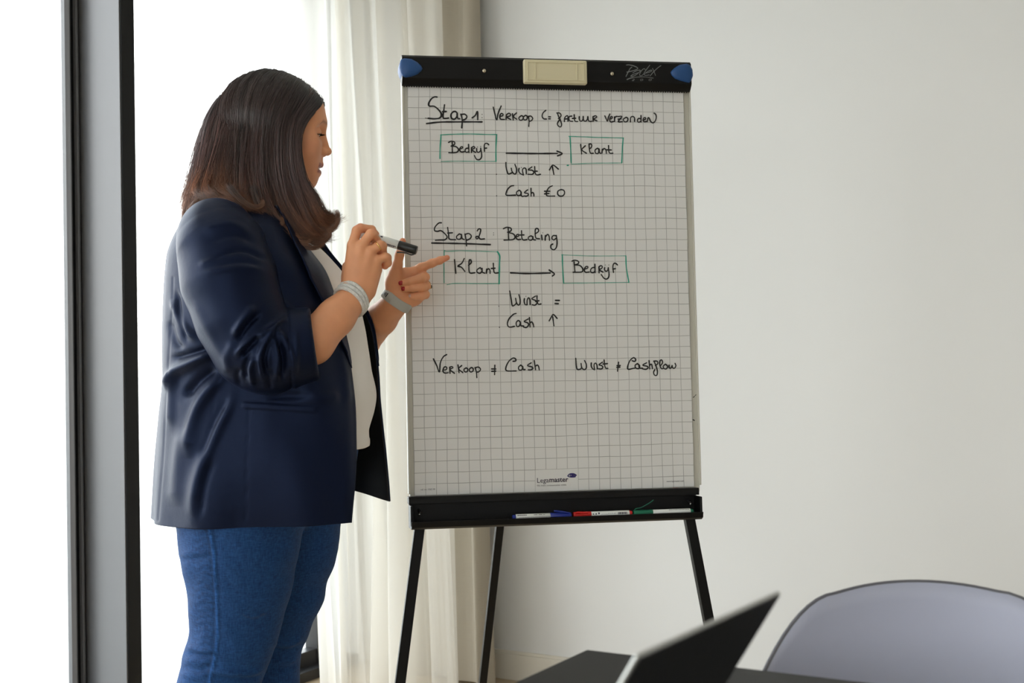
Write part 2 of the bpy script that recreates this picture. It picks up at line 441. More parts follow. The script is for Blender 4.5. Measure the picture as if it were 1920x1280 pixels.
# sliding window of dark aluminium
XO = -3.053
win = empty('window_1', (XW - .08, 2.7, 0)); struct(win)
YA0, YA1 = 2.76, 2.817
fm = MB().lohi((XO, YA0, .02), (XW, YA1, 2.5))
fm.build('mullion', m_alu, win, bevel=.0015)
fm = MB(); fm.lohi((XW - .001, YA0 + .004, .03), (XW + .004, YA1 - .002, 2.49)); fm.build('gasket_shade', m_alublack, win, bevel=.001)  # black cover paints the mullion's unlit room-facing side
fm = MB()
def vprism(mb, poly, z0, z1):
    n = len(poly); V = [(p[0], p[1], z0) for p in poly] + [(p[0], p[1], z1) for p in poly]
    mb.add(V, [tuple(range(n))[::-1], tuple(range(n, 2 * n))] + [(i, (i + 1) % n, (i + 1) % n + n, i + n) for i in range(n)])
vprism(fm, [(XO - .016, YA0 - .050), (XO, YA0 - .050), (XO + .003, YA0 - .047), (XO + .010, YA0 - .041), (XO + .010, YA0 - .037), (XO - .016, YA0 - .037)], .02, 2.5)
fm.lohi((XO - .016, YA0 - .019, .02), (XO + .013, YA0 - .011, 2.5))
fm.build('sash_stile', m_alu, win, bevel=.001)
fm = MB(); fm.lohi((XO - .018, YA0 - .037, .02), (XO + .0, YA0 - .019, 2.5)); fm.lohi((XO - .018, YA0 - .011, .02), (XO + .002, YA0 + .001, 2.5)); fm.build('gasket_shade', m_alublack, win)
# far sash: stile in the corner seen beside the curtain, rails top and bottom
pb_ = on_plane(573, 1250, (XW - .10, 0, 0), np.array([1., 0, 0]))
YB = float(pb_[1]) + .05
fm = MB(); fm.lohi((XW - .10, YB - .05, .02), (XW - .045, YB, 2.5)); fm.lohi((XW - .10, YB + .012, .02), (XW - .03, YB + .05, 2.5))
fm.build('sash_stile', m_aludark, win, bevel=.0015)
MB().lohi((XW - .09, YB, .02), (XW - .06, YB + .012, 2.5)).build('gasket_shade', m_alublack, win)
fm = MB(); fm.lohi((XW - .12, YA1, .0), (XW - .0, YW - .06, .035)); fm.lohi((XW - .10, YA1, .035), (XW - .05, YB, .085))
fm.build('bottom_rail', m_aludark, win, bevel=.0015)
MB().lohi((XW - .12, YA1, 2.42), (XW, YW - .06, 2.5)).build('top_rail', m_alu, win, bevel=.0015)
MB().lohi((XW - .078, YA1, .08), (XW - .072, YB - .045, 2.43)).build('glass_pane', m_glass, win)
MB().lohi((XW - .068, YB + .045, .03), (XW - .062, YW - .06, 2.43)).build('glass_pane', m_glass, win)
# near sashes run past the camera
win2 = empty('window_2', (XW - .1, 0, 0)); struct(win2)
fm = MB(); fm.lohi((XO - .03, YR + .25, 0), (XW - .02, YA0, .05)); fm.lohi((XO - .03, YR + .25, 2.44), (XW - .02, YA0, 2.5)); fm.build('rail', m_alu, win2, bevel=.0015)
fm = MB(); fm.lohi((XO - .03, -.30, .05), (XW - .03, -.18, 2.44)); fm.build('mullion', m_alu, win2, bevel=.0015)
MB().lohi((XO - .012, -.18, .05), (XO - .006, YA0 - .05, 2.44)).build('glass_pane', m_glass, win2)
MB().lohi((XO - .012, YR + .25, .05), (XO - .006, -.30, 2.44)).build('glass_pane', m_glass, win2)
struct(MB().lohi((-40, -45, -.35), (45, 45, -.1)).build('terrace_ground', m_terrace, origin=(-10, 0, -.1)))

# ------------------------------------------------------------------ curtains
def curtain(name, top, bot, z0, z1, amp, wl, m, seed, nu=420, nv=60, hemspread=1.0):
    rg = np.random.default_rng(seed)
    T = cr(top, nu); B = cr(bot, nu)
    L = np.linalg.norm(np.diff(T, axis=0), axis=1).sum()
    s = np.linspace(0, L, nu)
    ph = 2 * np.pi * s / wl + 1.1 * np.sin(2 * np.pi * s / (wl * 3.7) + rg.uniform(0, 6)) + .6 * np.sin(2 * np.pi * s / (wl * 1.9) + rg.uniform(0, 6))
    G = np.zeros((nv, nu, 3))
    for i in range(nv):
        t = i / (nv - 1)                     # 0 at the hem
        P = B * (1 - t) ** 1.0 + T * t
        tg = np.gradient(P, axis=0); tg /= np.linalg.norm(tg, axis=1)[:, None] + 1e-9
        nrm = np.stack([tg[:, 1], -tg[:, 0]], 1)
        a = amp * (1 + .5 * np.sin(s * 9 + seed)) * (1 + hemspread * (1 - t) ** 2 * .6)
        q = np.sin(ph + .5 * (1 - t) * np.sin(s * 5 + seed))
        off = a * (q + .25 * np.sin(2 * ph + 1 + 2 * (1 - t)))
        off += .006 * np.sin(s * 60 + 6 * t) * (1 - t)
        G[i, :, :2] = P + nrm * off[:, None]
        G[i, :, 2] = z0 + (z1 - z0) * t
    V = G.reshape(-1, 3)
    ii, jj = np.meshgrid(np.arange(nv - 1), np.arange(nu - 1), indexing='ij')
    Fq = np.stack([ii * nu + jj, ii * nu + jj + 1, (ii + 1) * nu + jj + 1, (ii + 1) * nu + jj], -1).reshape(-1, 4)
    loc = np.array([V[:, 0].mean(), V[:, 1].mean(), 0])
    o = link(name, np_mesh(name, V - loc, Fq), m, None, True); o.location = loc
    return o
nX = np.array([1., 0, 0]); nY = np.array([0, 1., 0])
XK = XW + .10
def on_x(px, py=640, x=XK): return on_plane(px, py, (x, 0, 0), nX)[:2]
def on_y(px, dy, py=640): return on_plane(px, py, (0, YW - dy, 0), nY)[:2]
top = [on_x(534, 0), on_x(590, 0), on_x(640, 0), (XK + .03, YW - .30), (XK + .12, YW - .20), on_y(745, .26), on_y(800, .24), on_y(836, .20)]
XB = XK + .10
bot = [on_x(600, 1270, XB), on_x(622, 1270, XB), on_x(650, 1270, XB), (XB + .05, YW - .46), (XB + .16, YW - .42), on_y(752, .46), on_y(808, .45), on_y(860, .34)]
cu = curtain('sheer_curtain', top, bot, .012, 2.60, .030, .135, m_sheer, 3)
tag(cu, 'white sheer full length curtain gathered in folds in the window corner', 'curtain')
top = [(XK + .10, YW - .05), on_y(780, .07), on_y(850, .07), on_y(880, .10), on_y(903, .06)]
bot = [(XK + .10, YW - .05), on_y(780, .10), on_y(850, .12), on_y(885, .20), on_y(906, .12)]
cu = curtain('linen_drape', top, bot, .012, 2.60, .014, .16, m_drape, 5, nu=220)
tag(cu, 'grey beige linen drape hanging flat against wall behind the sheer curtain', 'curtain')
# ceiling track that carries both
tr_ = MB().lohi((XK - .03, 1.2, 2.60), (XK + .03, YW - .12, 2.68)); tr_.lohi((XK - .03, YW - .28, 2.60), (-1.75, YW - .04, 2.68))
struct(tr_.build('trim_1', m_ceil, bevel=.002))

# ------------------------------------------------------------------ flip chart easel
BO = np.array([-1.4465, 2.6938, 1.2707])
BX = np.array([.7655, .6434, .0]); BX /= np.linalg.norm(BX)
BZ = np.array([-.0328, .0382, .9987]); BZ -= BX * (BZ @ BX); BZ /= np.linalg.norm(BZ)
BY = np.cross(BZ, BX)                         # into the board, away from the camera
if BY @ F_ < 0: BY = -BY
BFR = (BO, BX, BY, BZ)
def bw(x, y, z): return BO + BX * x + BY * y + BZ * z
def pb(px, py, off=0.0):
    P = on_plane(px, py, BO + BY * off, BY) - BO
    return float(P @ BX), float(P @ BZ)
bx0 = pb(757, 500)[0]; bx0 = pb(762.5, 560, .006)[0]; bx1 = pb(1302.5, 560, .006)[0]
zt_bot = pb(1027, 168)[1]                       # lower edge of the clamp bar
zt_top = pb(1027, 113)[1]
z_low = pb(1040, 931)[1]
rootp = bw(0, .1, 0); easel = empty('flip_chart_easel', (rootp[0], rootp[1], 0), math.atan2(BX[1], BX[0]))
tag(easel, 'black and white flip chart easel on three legs with squared paper pad', 'easel')
AX = [BX, BY, BZ]
mb = MB().box(bw((bx0 + bx1) / 2, .016, (zt_top + z_low) / 2), ((bx1 - bx0) / 2, .009, (zt_top - z_low) / 2), AX)
mb.build('board_panel', m_board, easel, bevel=.0015)
for xx in (bx0 - .001, bx1 + .001):
    MB().box(bw(xx, .0145, (zt_top + z_low) / 2 - .004), (.0022, .012, (zt_top - z_low) / 2 - .02), AX).build('edge_trim', m_board, easel, bevel=.001)
# clamp bar: profile in (y,z) swept along x
ux0 = pb(754, 140, -.02)[0]; ux1 = pb(1296.5, 148, -.02)[0]
def sweep(name, prof, x0, x1, m, parent, bev=.001):
    """prof: (y,z) polygon"""
    n = len(prof); V = [bw(x0, p[0], p[1]) for p in prof] + [bw(x1, p[0], p[1]) for p in prof]
    Fc = [tuple(range(n)), tuple(range(2 * n - 1, n - 1, -1))] + [(i, i + n, (i + 1) % n + n, (i + 1) % n) for i in range(n)]
    return MB().add(V, Fc).build(name, m, parent, bevel=bev)
zk = pb(1027, 152, -.02)[1]
sweep('clamp_bar', [(.03, zt_top), (-.014, zt_top), (-.020, zt_top - .006), (-.022, zk), (-.012, zt_bot + .004), (-.004, zt_bot), (-.001, zt_bot + .002), (.012, zt_bot + .01), (.03, zt_bot + .02)], ux0, ux1, m_black, easel)
# serrated tear edge
mb = MB(); N = 118
for i in range(N):
    x = ux0 + .004 + (ux1 - ux0 - .008) * i / N; w = (ux1 - ux0 - .008) / N * .55
    mb.prism([(x, zt_bot + .003), (x + w, zt_bot + .003), (x + w * .8, zt_bot - .0022), (x + w * .2, zt_bot - .0022)], -.0055, -.0035, BFR)
tag(mb.build('tear_edge', m_black, easel), kind='stuff')
# blue end caps
def lens(pts):
    return [pb(x, y, -.024) for x, y in pts]
capL = [(752, 111), (758, 108.5), (772, 110), (783, 116), (790, 123), (792.5, 128), (790, 133), (783, 139), (772, 143), (761, 145), (756, 143), (751.5, 136), (749, 127), (749.5, 118)]
capR = [(1294, 121), (1288, 119), (1275, 121), (1265, 127), (1259, 133), (1258, 136), (1260, 141), (1266, 147), (1276, 151), (1287, 154), (1293, 155), (1297, 150), (1300, 141), (1299, 130)]
for cp in (capL, capR):
    P = np.array(lens(cp)); c = P.mean(0)
    mb = MB(); n = len(P); rings = []
    for s_, yy in ((1.0, .02), (1.0, -.0215), (.96, -.0245), (.75, -.027), (.3, -.0285)):
        rings.append([bw(*(c[0] + (p[0] - c[0]) * s_, yy, c[1] + (p[1] - c[1]) * s_)) for p in P])
    V = [p for r in rings for p in r] + [bw(c[0], -.0288, c[1])]
    Fc = [(i * n + k, i * n + (k + 1) % n, (i + 1) * n + (k + 1) % n, (i + 1) * n + k) for i in range(4) for k in range(n)]
    Fc += [(4 * n + k, 4 * n + (k + 1) % n, 5 * n) for k in range(n)]
    o = mb.add(V, Fc).build('end_cap', m_blue, easel, smooth=True)
    tag(o, 'blue plastic end cap')
# pegs
for (x, y) in ((908, 132.5), (1148, 138)):
    q = pb(x, y, -.03); mb = MB()
    mb.tube([bw(q[0], -.018, q[1]), bw(q[0], -.028, q[1])], .0028, 14)
    mb.tube([bw(q[0], -.028, q[1]), bw(q[0], -.0295, q[1]), bw(q[0], -.031, q[1])], [.0046, .0046, .003], 16)
    tag(mb.build('pad_peg', m_steel, easel, smooth=True), 'shiny brass peg')
# lettering on the bar
def strokes(name, crop, paths, width, m, parent, plane_off, lift, label=None, wobble=True):
    """marker strokes traced in a zoomed view, laid as flat ribbons on the board plane"""
    x0, y0, sc = crop; mb = MB()
    nrm = BY
    for p in paths:
        w = width
        if isinstance(p, tuple) and len(p) == 2 and isinstance(p[1], (int, float)) and isinstance(p[0], list): p, w = p
        P = np.array([pb(x0 + a / sc, y0 + b_ / sc, plane_off) for a, b_ in p])
        if len(P) == 1:
            r = w * .62
            V = [bw(P[0][0] + r * math.cos(a), plane_off - lift, P[0][1] + r * math.sin(a)) for a in np.linspace(0, 2 * math.pi, 10, endpoint=False)]
            mb.add(V, [tuple(range(10))[::-1]]); continue
        L = np.linalg.norm(np.diff(P, axis=0), axis=1).sum()
        n = max(6, int(L / .0016))
        C = cr(P, n)
        T = np.gradient(C, axis=0); T /= np.linalg.norm(T, axis=1)[:, None] + 1e-9
        Nn = np.stack([-T[:, 1], T[:, 0]], 1)
        ww = w * .5 * (1 + .12 * np.sin(np.linspace(0, L / .006, n) + L * 90))
        k = np.linspace(0, math.pi, 5)
        for a_, b2 in ((C[0], -T[0]), (C[-1], T[-1])):
            nn = np.array([-b2[1], b2[0]])
            V = [a_ + w * .5 * (nn * math.cos(q) + b2 * math.sin(q)) for q in k]
            mb.add([bw(v[0], plane_off - lift, v[1]) for v in V], [tuple(range(5))])
        V = []
        for i in range(n):
            for s_ in (1, -1):
                v = C[i] + Nn[i] * ww[i] * s_; V.append(bw(v[0], plane_off - lift - .00002 * (i % 2), v[1]))
        mb.add(V, [(2 * i, 2 * i + 1, 2 * i + 3, 2 * i + 2) for i in range(n - 1)])
    o = mb.build(name, m, parent)
    if label: tag(o, label)
    return o
CI = (1160, 110, 21.33)
strokes('lettering', CI, [
    ([(305, 260), (400, 252), (560, 285), (700, 340), (760, 390), (720, 430), (560, 490), (320, 545)], .0019),
    ([(520, 345), (450, 400), (380, 530), (285, 715)], .0018),
    ([(560, 570), (700, 490), (820, 462), (862, 480), (800, 560), (640, 680), (500, 715), (475, 700), (560, 640), (760, 570)], .0015),
    ([(1240, 262), (1080, 470), (960, 650), (860, 690), (830, 650), (870, 540), (960, 430), (1030, 410), (1055, 450)], .0014),
    ([(1090, 580), (1180, 560), (1300, 510), (1320, 470), (1270, 465), (1120, 540), (1020, 630), (1060, 675), (1215, 655)], .0014),
    ([(1345, 390), (1410, 530), (1465, 680)], .0014), ([(1680, 285), (1560, 370), (1380, 540), (1250, 695)], .0016),
    ([(325, 840), (430, 795), (560, 762)], .0022), ([(540, 765), (800, 738), (1100, 740), (1380, 785)], .0013),
    ([(560, 825), (630, 820), (600, 860), (515, 890), (600, 890)], .0009),
    ([(870, 830), (960, 820), (970, 840), (930, 885), (860, 885), (870, 830)], .0009),
    ([(1210, 830), (1310, 820), (1310, 845), (1270, 885), (1200, 885), (1210, 830)], .0009)],
    .0014, m_silverprint, easel, -.0205, .0016, 'silver slanted script lettering with underline and small digits')
# tray
tz0 = pb(1040, 926, -.01)[1]; tx0 = pb(768, 960, -.02)[0]; tx1 = pb(1312, 945, -.02)[0]
sweep('tray_rail', [(.02, tz0 + .004), (-.014, tz0 + .004), (-.016, tz0 + .001), (-.016, tz0 - .012), (.02, tz0 - .012)], tx0 - .001, tx1 + .001, m_black, easel)
th = .060
sweep('pen_tray', [(.018, tz0 - .011), (.0, tz0 - .011), (.0, tz0 - th + .006), (-.046, tz0 - th + .0035), (-.050, tz0 - th + .012), (-.053, tz0 - th + .011), (-.050, tz0 - th - .001), (-.040, tz0 - th - .006), (.018, tz0 - th - .006)], tx0 + .001, tx1 - .002, m_black, easel)
for xx in (tx0 + .003, tx1 - .004):
    mb = MB().prism([(xx - .003, tz0 - .014), (xx + .003, tz0 - .014), (xx + .003, tz0 - th), (xx - .003, tz0 - th)], -.044, .01, BFR)
    mb.build('tray_end', m_black, easel, bevel=.002)
for (x, y, s_) in ((787, 962, -1), (1294, 942, 1)):
    q = pb(x, y, -.02)
    mb = MB().tube([bw(q[0], .0, q[1] + .006), bw(q[0], -.018, q[1] + .002), bw(q[0] - .002, -.03, q[1] - .002)], [.003, .0035, .0028], 12)
    mb.build('tray_hook', m_blackp, easel, smooth=True)
    MB().tube([bw(q[0] - .002, -.0298, q[1] - .002), bw(q[0] - .002, -.0315, q[1] - .0025)], .0024, 12).build('hook_tip', m_chrome, easel, smooth=True)
# legs
def leg(name, a, b_, w=.0115, d=.0105, m=m_black, side=None):
    a = np.array(a, float); b_ = np.array(b_, float)
    t = (b_ - a) / np.linalg.norm(b_ - a)
    s_ = BX - t * (BX @ t); s_ /= np.linalg.norm(s_); n_ = np.cross(t, s_)
    mb = MB().box((a + b_) / 2, (w, d, np.linalg.norm(b_ - a) / 2), [s_, n_, t])
    o = mb.build(name, m, easel, bevel=.0015)
    fo = MB().box(b_ + t * -.012, (w + .0015, d + .0015, .016), [s_, n_, t])
    f2 = fo.build('rubber_foot', m_blackp, o, bevel=.003)
    return o
def board_to_floor(p1, p2, off):
    A = np.array(pb(*p1, off)); B_ = np.array(pb(*p2, off))
    d = B_ - A
    P0 = bw(A[0], off, A[1]); P1 = bw(B_[0], off, B_[1])
    t = (0.014 - P0[2]) / (P1[2] - P0[2]); Pf = P0 + (P1 - P0) * t
    tt = -.05 / np.linalg.norm(P1 - P0)
    return P0 + (P1 - P0) * -.4, Pf
a_, b_ = board_to_floor((786.5, 988), (750, 1280), .035); leg('leg', a_, b_)
a_, b_ = board_to_floor((1291, 966), (1329, 1166), .035); leg('leg', a_, b_)
foot = unproj(893, 1392, 3.80); foot[2] = .014
topj = bw(pb(1027, 200, .05)[0], .05, zt_top - .05)
# line from the joint so that it passes the visible stretch
leg('leg', topj, foot, .0105, .0105)
MB().box(bw((bx0 + bx1) / 2, .032, zt_top - .05), (.10, .008, .03), AX).build('leg_bracket', m_black, easel, bevel=.002)
MB().box(bw((bx0 + bx1) / 2, .034, z_low - .02), ((bx1 - bx0) / 2 - .02, .009, .012), AX).build('cross_bar', m_black, easel, bevel=.002)

# board eraser / magnetic block clipped over the bar
e0 = pb(983.5, 109.5, -.04); e1 = pb(1101, 116, -.04); e2 = pb(983.5, 153, -.04); 
ez0 = pb(1040, 156, -.04)[1]; ez1 = pb(1040, 112, -.04)[1]; ex0 = pb(982.5, 130, -.04)[0]; ex1 = pb(1101, 136, -.04)[0]
ec = bw((ex0 + ex1) / 2, -.034, ez0)
er = empty('board_eraser', tuple(ec), math.atan2(BX[1], BX[0]))
tag(er, 'cream plastic board eraser stuck on the middle of the black top bar', 'eraser')
mb = MB().box(bw((ex0 + ex1) / 2, -.032, (ez0 + ez1) / 2), ((ex1 - ex0) / 2, .0085, (ez1 - ez0) / 2), AX); mb.build('eraser_body', m_cream, er, bevel=.003)
w_, h_ = (ex1 - ex0) / 2, (ez1 - ez0) / 2; cx_, cz_ = (ex0 + ex1) / 2, (ez0 + ez1) / 2
for (dx, dz, hw, hh) in ((0, h_ - .007, w_ - .008, .0012), (0, -h_ + .007, w_ - .008, .0012), (-w_ + .008, 0, .0012, h_ - .007), (w_ - .008, 0, .0012, h_ - .007), (-w_ + .026, 0, .0012, h_ - .007), (w_ - .024, 0, .0012, h_ - .007)):
    MB().box(bw(cx_ + dx, -.041, cz_ + dz), (hw, .0012, hh), AX).build('raised_rib', m_cream, er, bevel=.0006)
MB().box(bw(cx_, -.0225, cz_), (w_ - .006, .0015, h_ - .006), AX).build('felt', m_rim, er)

# paper pad
pad_c = bw(0, 0, -.4625)
pad = empty('paper_pad', tuple(pad_c), math.atan2(BX[1], BX[0]))
tag(pad, 'large squared paper sheet pad with handwriting hanging on the flip chart', 'paper pad')
nu, nv = 66, 96
G = np.zeros((nv, nu, 3)); UV = np.zeros((nv, nu, 2))
zt_p = zt_bot + .012
for i in range(nv):
    for j in range(nu):
        x = -.325 + .65 * j / (nu - 1); z = -.4625 + (zt_p + .4625) * i / (nv - 1)
        wv_ = .0009 * math.sin(x * 21 + z * 9) * math.sin(z * 17 + 1) + .0006 * math.sin(x * 55 + z * 3)
        edge = .0012 * max(0, abs(x) - .30) / .025
        G[i, j] = bw(x, .0004 + wv_ * .35 + edge * 0, z); UV[i, j] = (x + .325, z - .4375)
mb = MB().grid(G, flip=False)
sheet = mb.build('top_sheet', m_paper, pad, smooth=True)
ul = sheet.data.uv_layers.new(name='UVMap'); uvf = UV.reshape(-1, 2)
for l in sheet.data.loops: ul.data[l.index].uv = uvf[l.vertex_index]
MB().box(bw(0, .0042, (zt_p - .4625) / 2), (.3245, .0028, (zt_p + .4625) / 2 - .0005), AX).build('sheet_stack', m_paper, pad)
PO = 0.0; LF = .0006
CA = (790, 170, 8.348); CB = (1010, 170, 8.348); CC = (920, 290, 12.); CD = (800, 400, 7.385); CE = (1040, 460, 12.); CF = (920, 530, 12.); CG = (800, 655, 8.); CH = (1060, 655, 8.)
W1, W2 = .0036, .00305
def hw(crop, paths, label, w=W2, m=m_ink, name='handwriting'):
    if name == 'drawn_box' or not isinstance(paths, list): return strokes(name, crop, paths, w, m, pad, PO, LF, label)
    items = []
    for p in paths:
        q = p[0] if (isinstance(p, tuple) and isinstance(p[0], list)) else p
        xs = [crop[0] + a[0] / crop[2] for a in q]; items.append((min(xs), max(xs), p))
    items.sort(key=lambda i: i[0]); gr = []; hi = -1e9
    for a, b2, p in items:                      # words and signs apart from each other are parts of their own
        if a > hi + 6.0: gr.append([])
        gr[-1].append(p); hi = max(hi, b2)
    big = max(gr, key=len)
    for g in gr: strokes(name if (g is big or len(g) > 3) else 'handwritten_sign', crop, g, w, m, pad, PO, LF, label if g is big else None)
hw(CA, [[(245, 100), (205, 98), (160, 125), (120, 185), (113, 222), (132, 243), (200, 245), (260, 290), (308, 350), (318, 395), (280, 430), (200, 440), (105, 433)],
        ([(60, 428), (140, 437), (260, 430), (300, 395), (296, 340)], .0014),
        [(362, 222), (352, 300), (340, 380), (342, 425), (370, 435), (425, 428)], [(330, 330), (390, 326)],
        [(500, 325), (465, 370), (470, 425), (510, 448), (550, 415), (560, 355), (530, 325), (495, 332)], [(560, 350), (562, 410), (578, 440), (600, 438)],
        [(618, 368), (640, 460), (632, 583)], [(628, 372), (680, 368), (712, 405), (690, 445), (640, 462)],
        [(82, 515), (300, 492), (640, 488), (950, 489)], [(795, 425), (845, 385), (878, 325), (882, 452)], ([(950, 372)], .0018), ([(950, 422)], .0018)],
   'black handwritten heading Stap 1 with underline', W1)
hw(CA, [[(1125, 258), (1150, 360), (1180, 462), (1200, 360), (1248, 240)],
        [(1230, 400), (1270, 395), (1278, 368), (1250, 356), (1228, 395), (1240, 445), (1300, 450)],
        [(1330, 375), (1325, 450)], [(1330, 378), (1370, 352), (1398, 375), (1380, 400), (1335, 412), (1398, 452)],
        [(1425, 360), (1438, 460)], [(1490, 348), (1440, 400), (1492, 447)],
        [(1560, 393), (1526, 425), (1543, 462), (1580, 455), (1597, 415), (1575, 393), (1560, 393)], [(1625, 388), (1593, 420), (1613, 457), (1650, 447), (1657, 408), (1640, 388), (1625, 388)],
        [(1672, 400), (1685, 470), (1680, 560)], [(1675, 405), (1715, 398), (1743, 435), (1720, 470), (1685, 480)]],
   'black handwritten word Verkoop on the top line')
hw(CB, [[(112, 308), (70, 345), (53, 400), (78, 440), (122, 445)], [(155, 408), (185, 410)], [(155, 440), (182, 441)],
        [(283, 350), (325, 350), (350, 380), (340, 412), (308, 436)], [(292, 358), (318, 420), (345, 480), (358, 535), (340, 568), (305, 550), (292, 515), (310, 478), (338, 445)],
        [(402, 484), (405, 430), (430, 398), (455, 397), (458, 480)], [(405, 445), (457, 440)],
        [(520, 398), (480, 405), (470, 440), (490, 475), (530, 480)],
        [(555, 375), (558, 440), (572, 480), (608, 483)], [(525, 435), (580, 432)],
        [(635, 405), (635, 450), (660, 480), (690, 455), (696, 403)], [(696, 405), (700, 455), (725, 480), (758, 455), (768, 405)], [(768, 405), (778, 465), (805, 482), (830, 478)],
        [(850, 405), (852, 480)], [(850, 408), (890, 393), (908, 415), (862, 445), (912, 472)],
        [(1035, 395), (1055, 440), (1075, 480), (1090, 420), (1114, 365)],
        [(1118, 445), (1150, 430), (1150, 405), (1125, 412), (1110, 450), (1128, 490), (1172, 482)],
        [(1185, 410), (1188, 482)], [(1188, 430), (1205, 407), (1228, 402)],
        [(1240, 405), (1303, 402), (1275, 440), (1243, 487), (1310, 486)], [(1240, 446), (1290, 441)],
        [(1360, 420), (1323, 450), (1345, 488), (1385, 480), (1397, 440), (1375, 418), (1360, 420)],
        [(1435, 490), (1440, 420), (1475, 403), (1500, 430), (1500, 482)],
        [(1600, 388), (1602, 492)], [(1597, 440), (1562, 435), (1543, 470), (1565, 496), (1597, 480)],
        [(1638, 460), (1672, 445), (1670, 420), (1645, 428), (1633, 465), (1655, 487), (1690, 480)],
        [(1700, 485), (1710, 425), (1730, 432), (1752, 482), (1790, 503), (1825, 470), (1840, 410), (1828, 368), (1805, 352)]],
   'black handwritten words in brackets factuur verzonden')
hw(CA, [[(425, 810), (470, 790), (520, 805), (515, 842), (465, 868)], [(482, 800), (485, 965)], [(465, 868), (540, 875), (582, 920), (560, 960), (500, 972), (430, 970)],
        [(600, 915), (640, 900), (650, 880), (620, 880), (598, 920), (622, 958), (672, 955)],
        [(738, 840), (745, 968)], [(740, 900), (700, 905), (683, 940), (708, 966), (742, 952)],
        [(785, 890), (785, 968)], [(785, 893), (820, 873), (837, 898), (790, 925), (850, 968)],
        [(865, 905), (868, 950), (895, 966), (925, 940), (929, 905)], [(928, 900), (942, 980), (940, 1045), (905, 1080), (860, 1070), (830, 1015)],
        ([(878, 882)], .0018), ([(928, 874)], .0018),
        [(988, 950), (984, 860), (1000, 828), (1032, 826), (1055, 848)], [(985, 902), (1022, 898)]],
   'black handwritten word Bedrijf inside the upper left green box')
hw(CB, [[(656, 840), (664, 915), (672, 990)], [(730, 862), (675, 925), (747, 980)],
        [(785, 838), (815, 832), (830, 855), (822, 888), (795, 912)], [(788, 840), (795, 930), (812, 978), (855, 980)],
        [(915, 903), (882, 930), (890, 975), (925, 985), (942, 940), (930, 905), (915, 903)], [(945, 910), (950, 968), (972, 980)],
        [(990, 977), (995, 915)], [(995, 935), (1025, 905), (1052, 930), (1058, 980)], [(1092, 858), (1098, 950), (1118, 980), (1160, 978)], [(1062, 925), (1137, 928)]],
   'black handwritten word Klant inside the upper right green box')
hw((0, 0, 1.), [[(949.3, 287.2), (1000, 287.9), (1044.7, 287.6)], [(1044.2, 283.3), (1054.2, 287.9), (1045.3, 292.2)]], 'black arrow drawn between the two upper boxes', W1, name='drawn_arrow')
hw(CC, [[(342, 175), (345, 270), (372, 385), (402, 435), (475, 408), (485, 400)], [(462, 305), (480, 375), (530, 434), (572, 415), (580, 320), (545, 220)],
        [(640, 305), (630, 360), (655, 415), (700, 442), (735, 458)], [(735, 458), (715, 340), (760, 298), (795, 330), (802, 430)], ([(690, 290)], .0018),
        [(928, 275), (840, 340), (930, 350), (972, 395), (935, 440), (838, 440)], [(988, 268), (995, 360), (1012, 440), (1060, 454), (1120, 440)], [(985, 370), (1050, 372)],
        [(1320, 343), (1398, 235), (1525, 325)], [(1385, 260), (1420, 442)], ([(130, 440)], .0022)],
   'black handwritten word Winst with arrow up')
hw(CC, [([(133, 925)], .0022), [(515, 695), (450, 710), (380, 780), (343, 880), (370, 912), (560, 908)],
        [(650, 800), (590, 830), (583, 890), (628, 922), (682, 890), (678, 830), (640, 798)], [(680, 850), (685, 910), (715, 942), (742, 930)],
        [(832, 790), (755, 855), (830, 870), (847, 905), (810, 932), (755, 930)], [(905, 755), (908, 932)], [(910, 870), (945, 848), (968, 880), (972, 932)],
        [(1385, 700), (1310, 740), (1260, 830), (1253, 900), (1290, 930), (1440, 930)], [(1208, 822), (1332, 822)], [(1208, 882), (1312, 872)],
        [(1580, 783), (1512, 820), (1508, 890), (1560, 932), (1630, 920), (1662, 860), (1642, 800), (1575, 783)]],
   'black handwritten words Cash euro zero')
hw(CD, [[(205, 130), (165, 135), (115, 190), (110, 238), (150, 248), (200, 240), (260, 290), (283, 332), (250, 365), (190, 368), (122, 372)],
        [(290, 195), (303, 290), (315, 355), (400, 365)], [(290, 272), (357, 268)],
        [(450, 285), (413, 320), (425, 355), (468, 352), (482, 300), (450, 283)], [(480, 290), (490, 345), (520, 362)],
        [(530, 285), (545, 370), (552, 450)], [(530, 292), (580, 278), (617, 310), (600, 350), (550, 372)],
        [(700, 242), (720, 215), (747, 222), (740, 270), (715, 338), (690, 352), (680, 325), (715, 320), (742, 355), (800, 352)], ([(925, 270)], .0016), ([(925, 298)], .0016)],
   'black handwritten heading Stap 2', W2)
hw(CD, [[(70, 410), (500, 418), (880, 432)]], 'black underline below the second heading', W1)
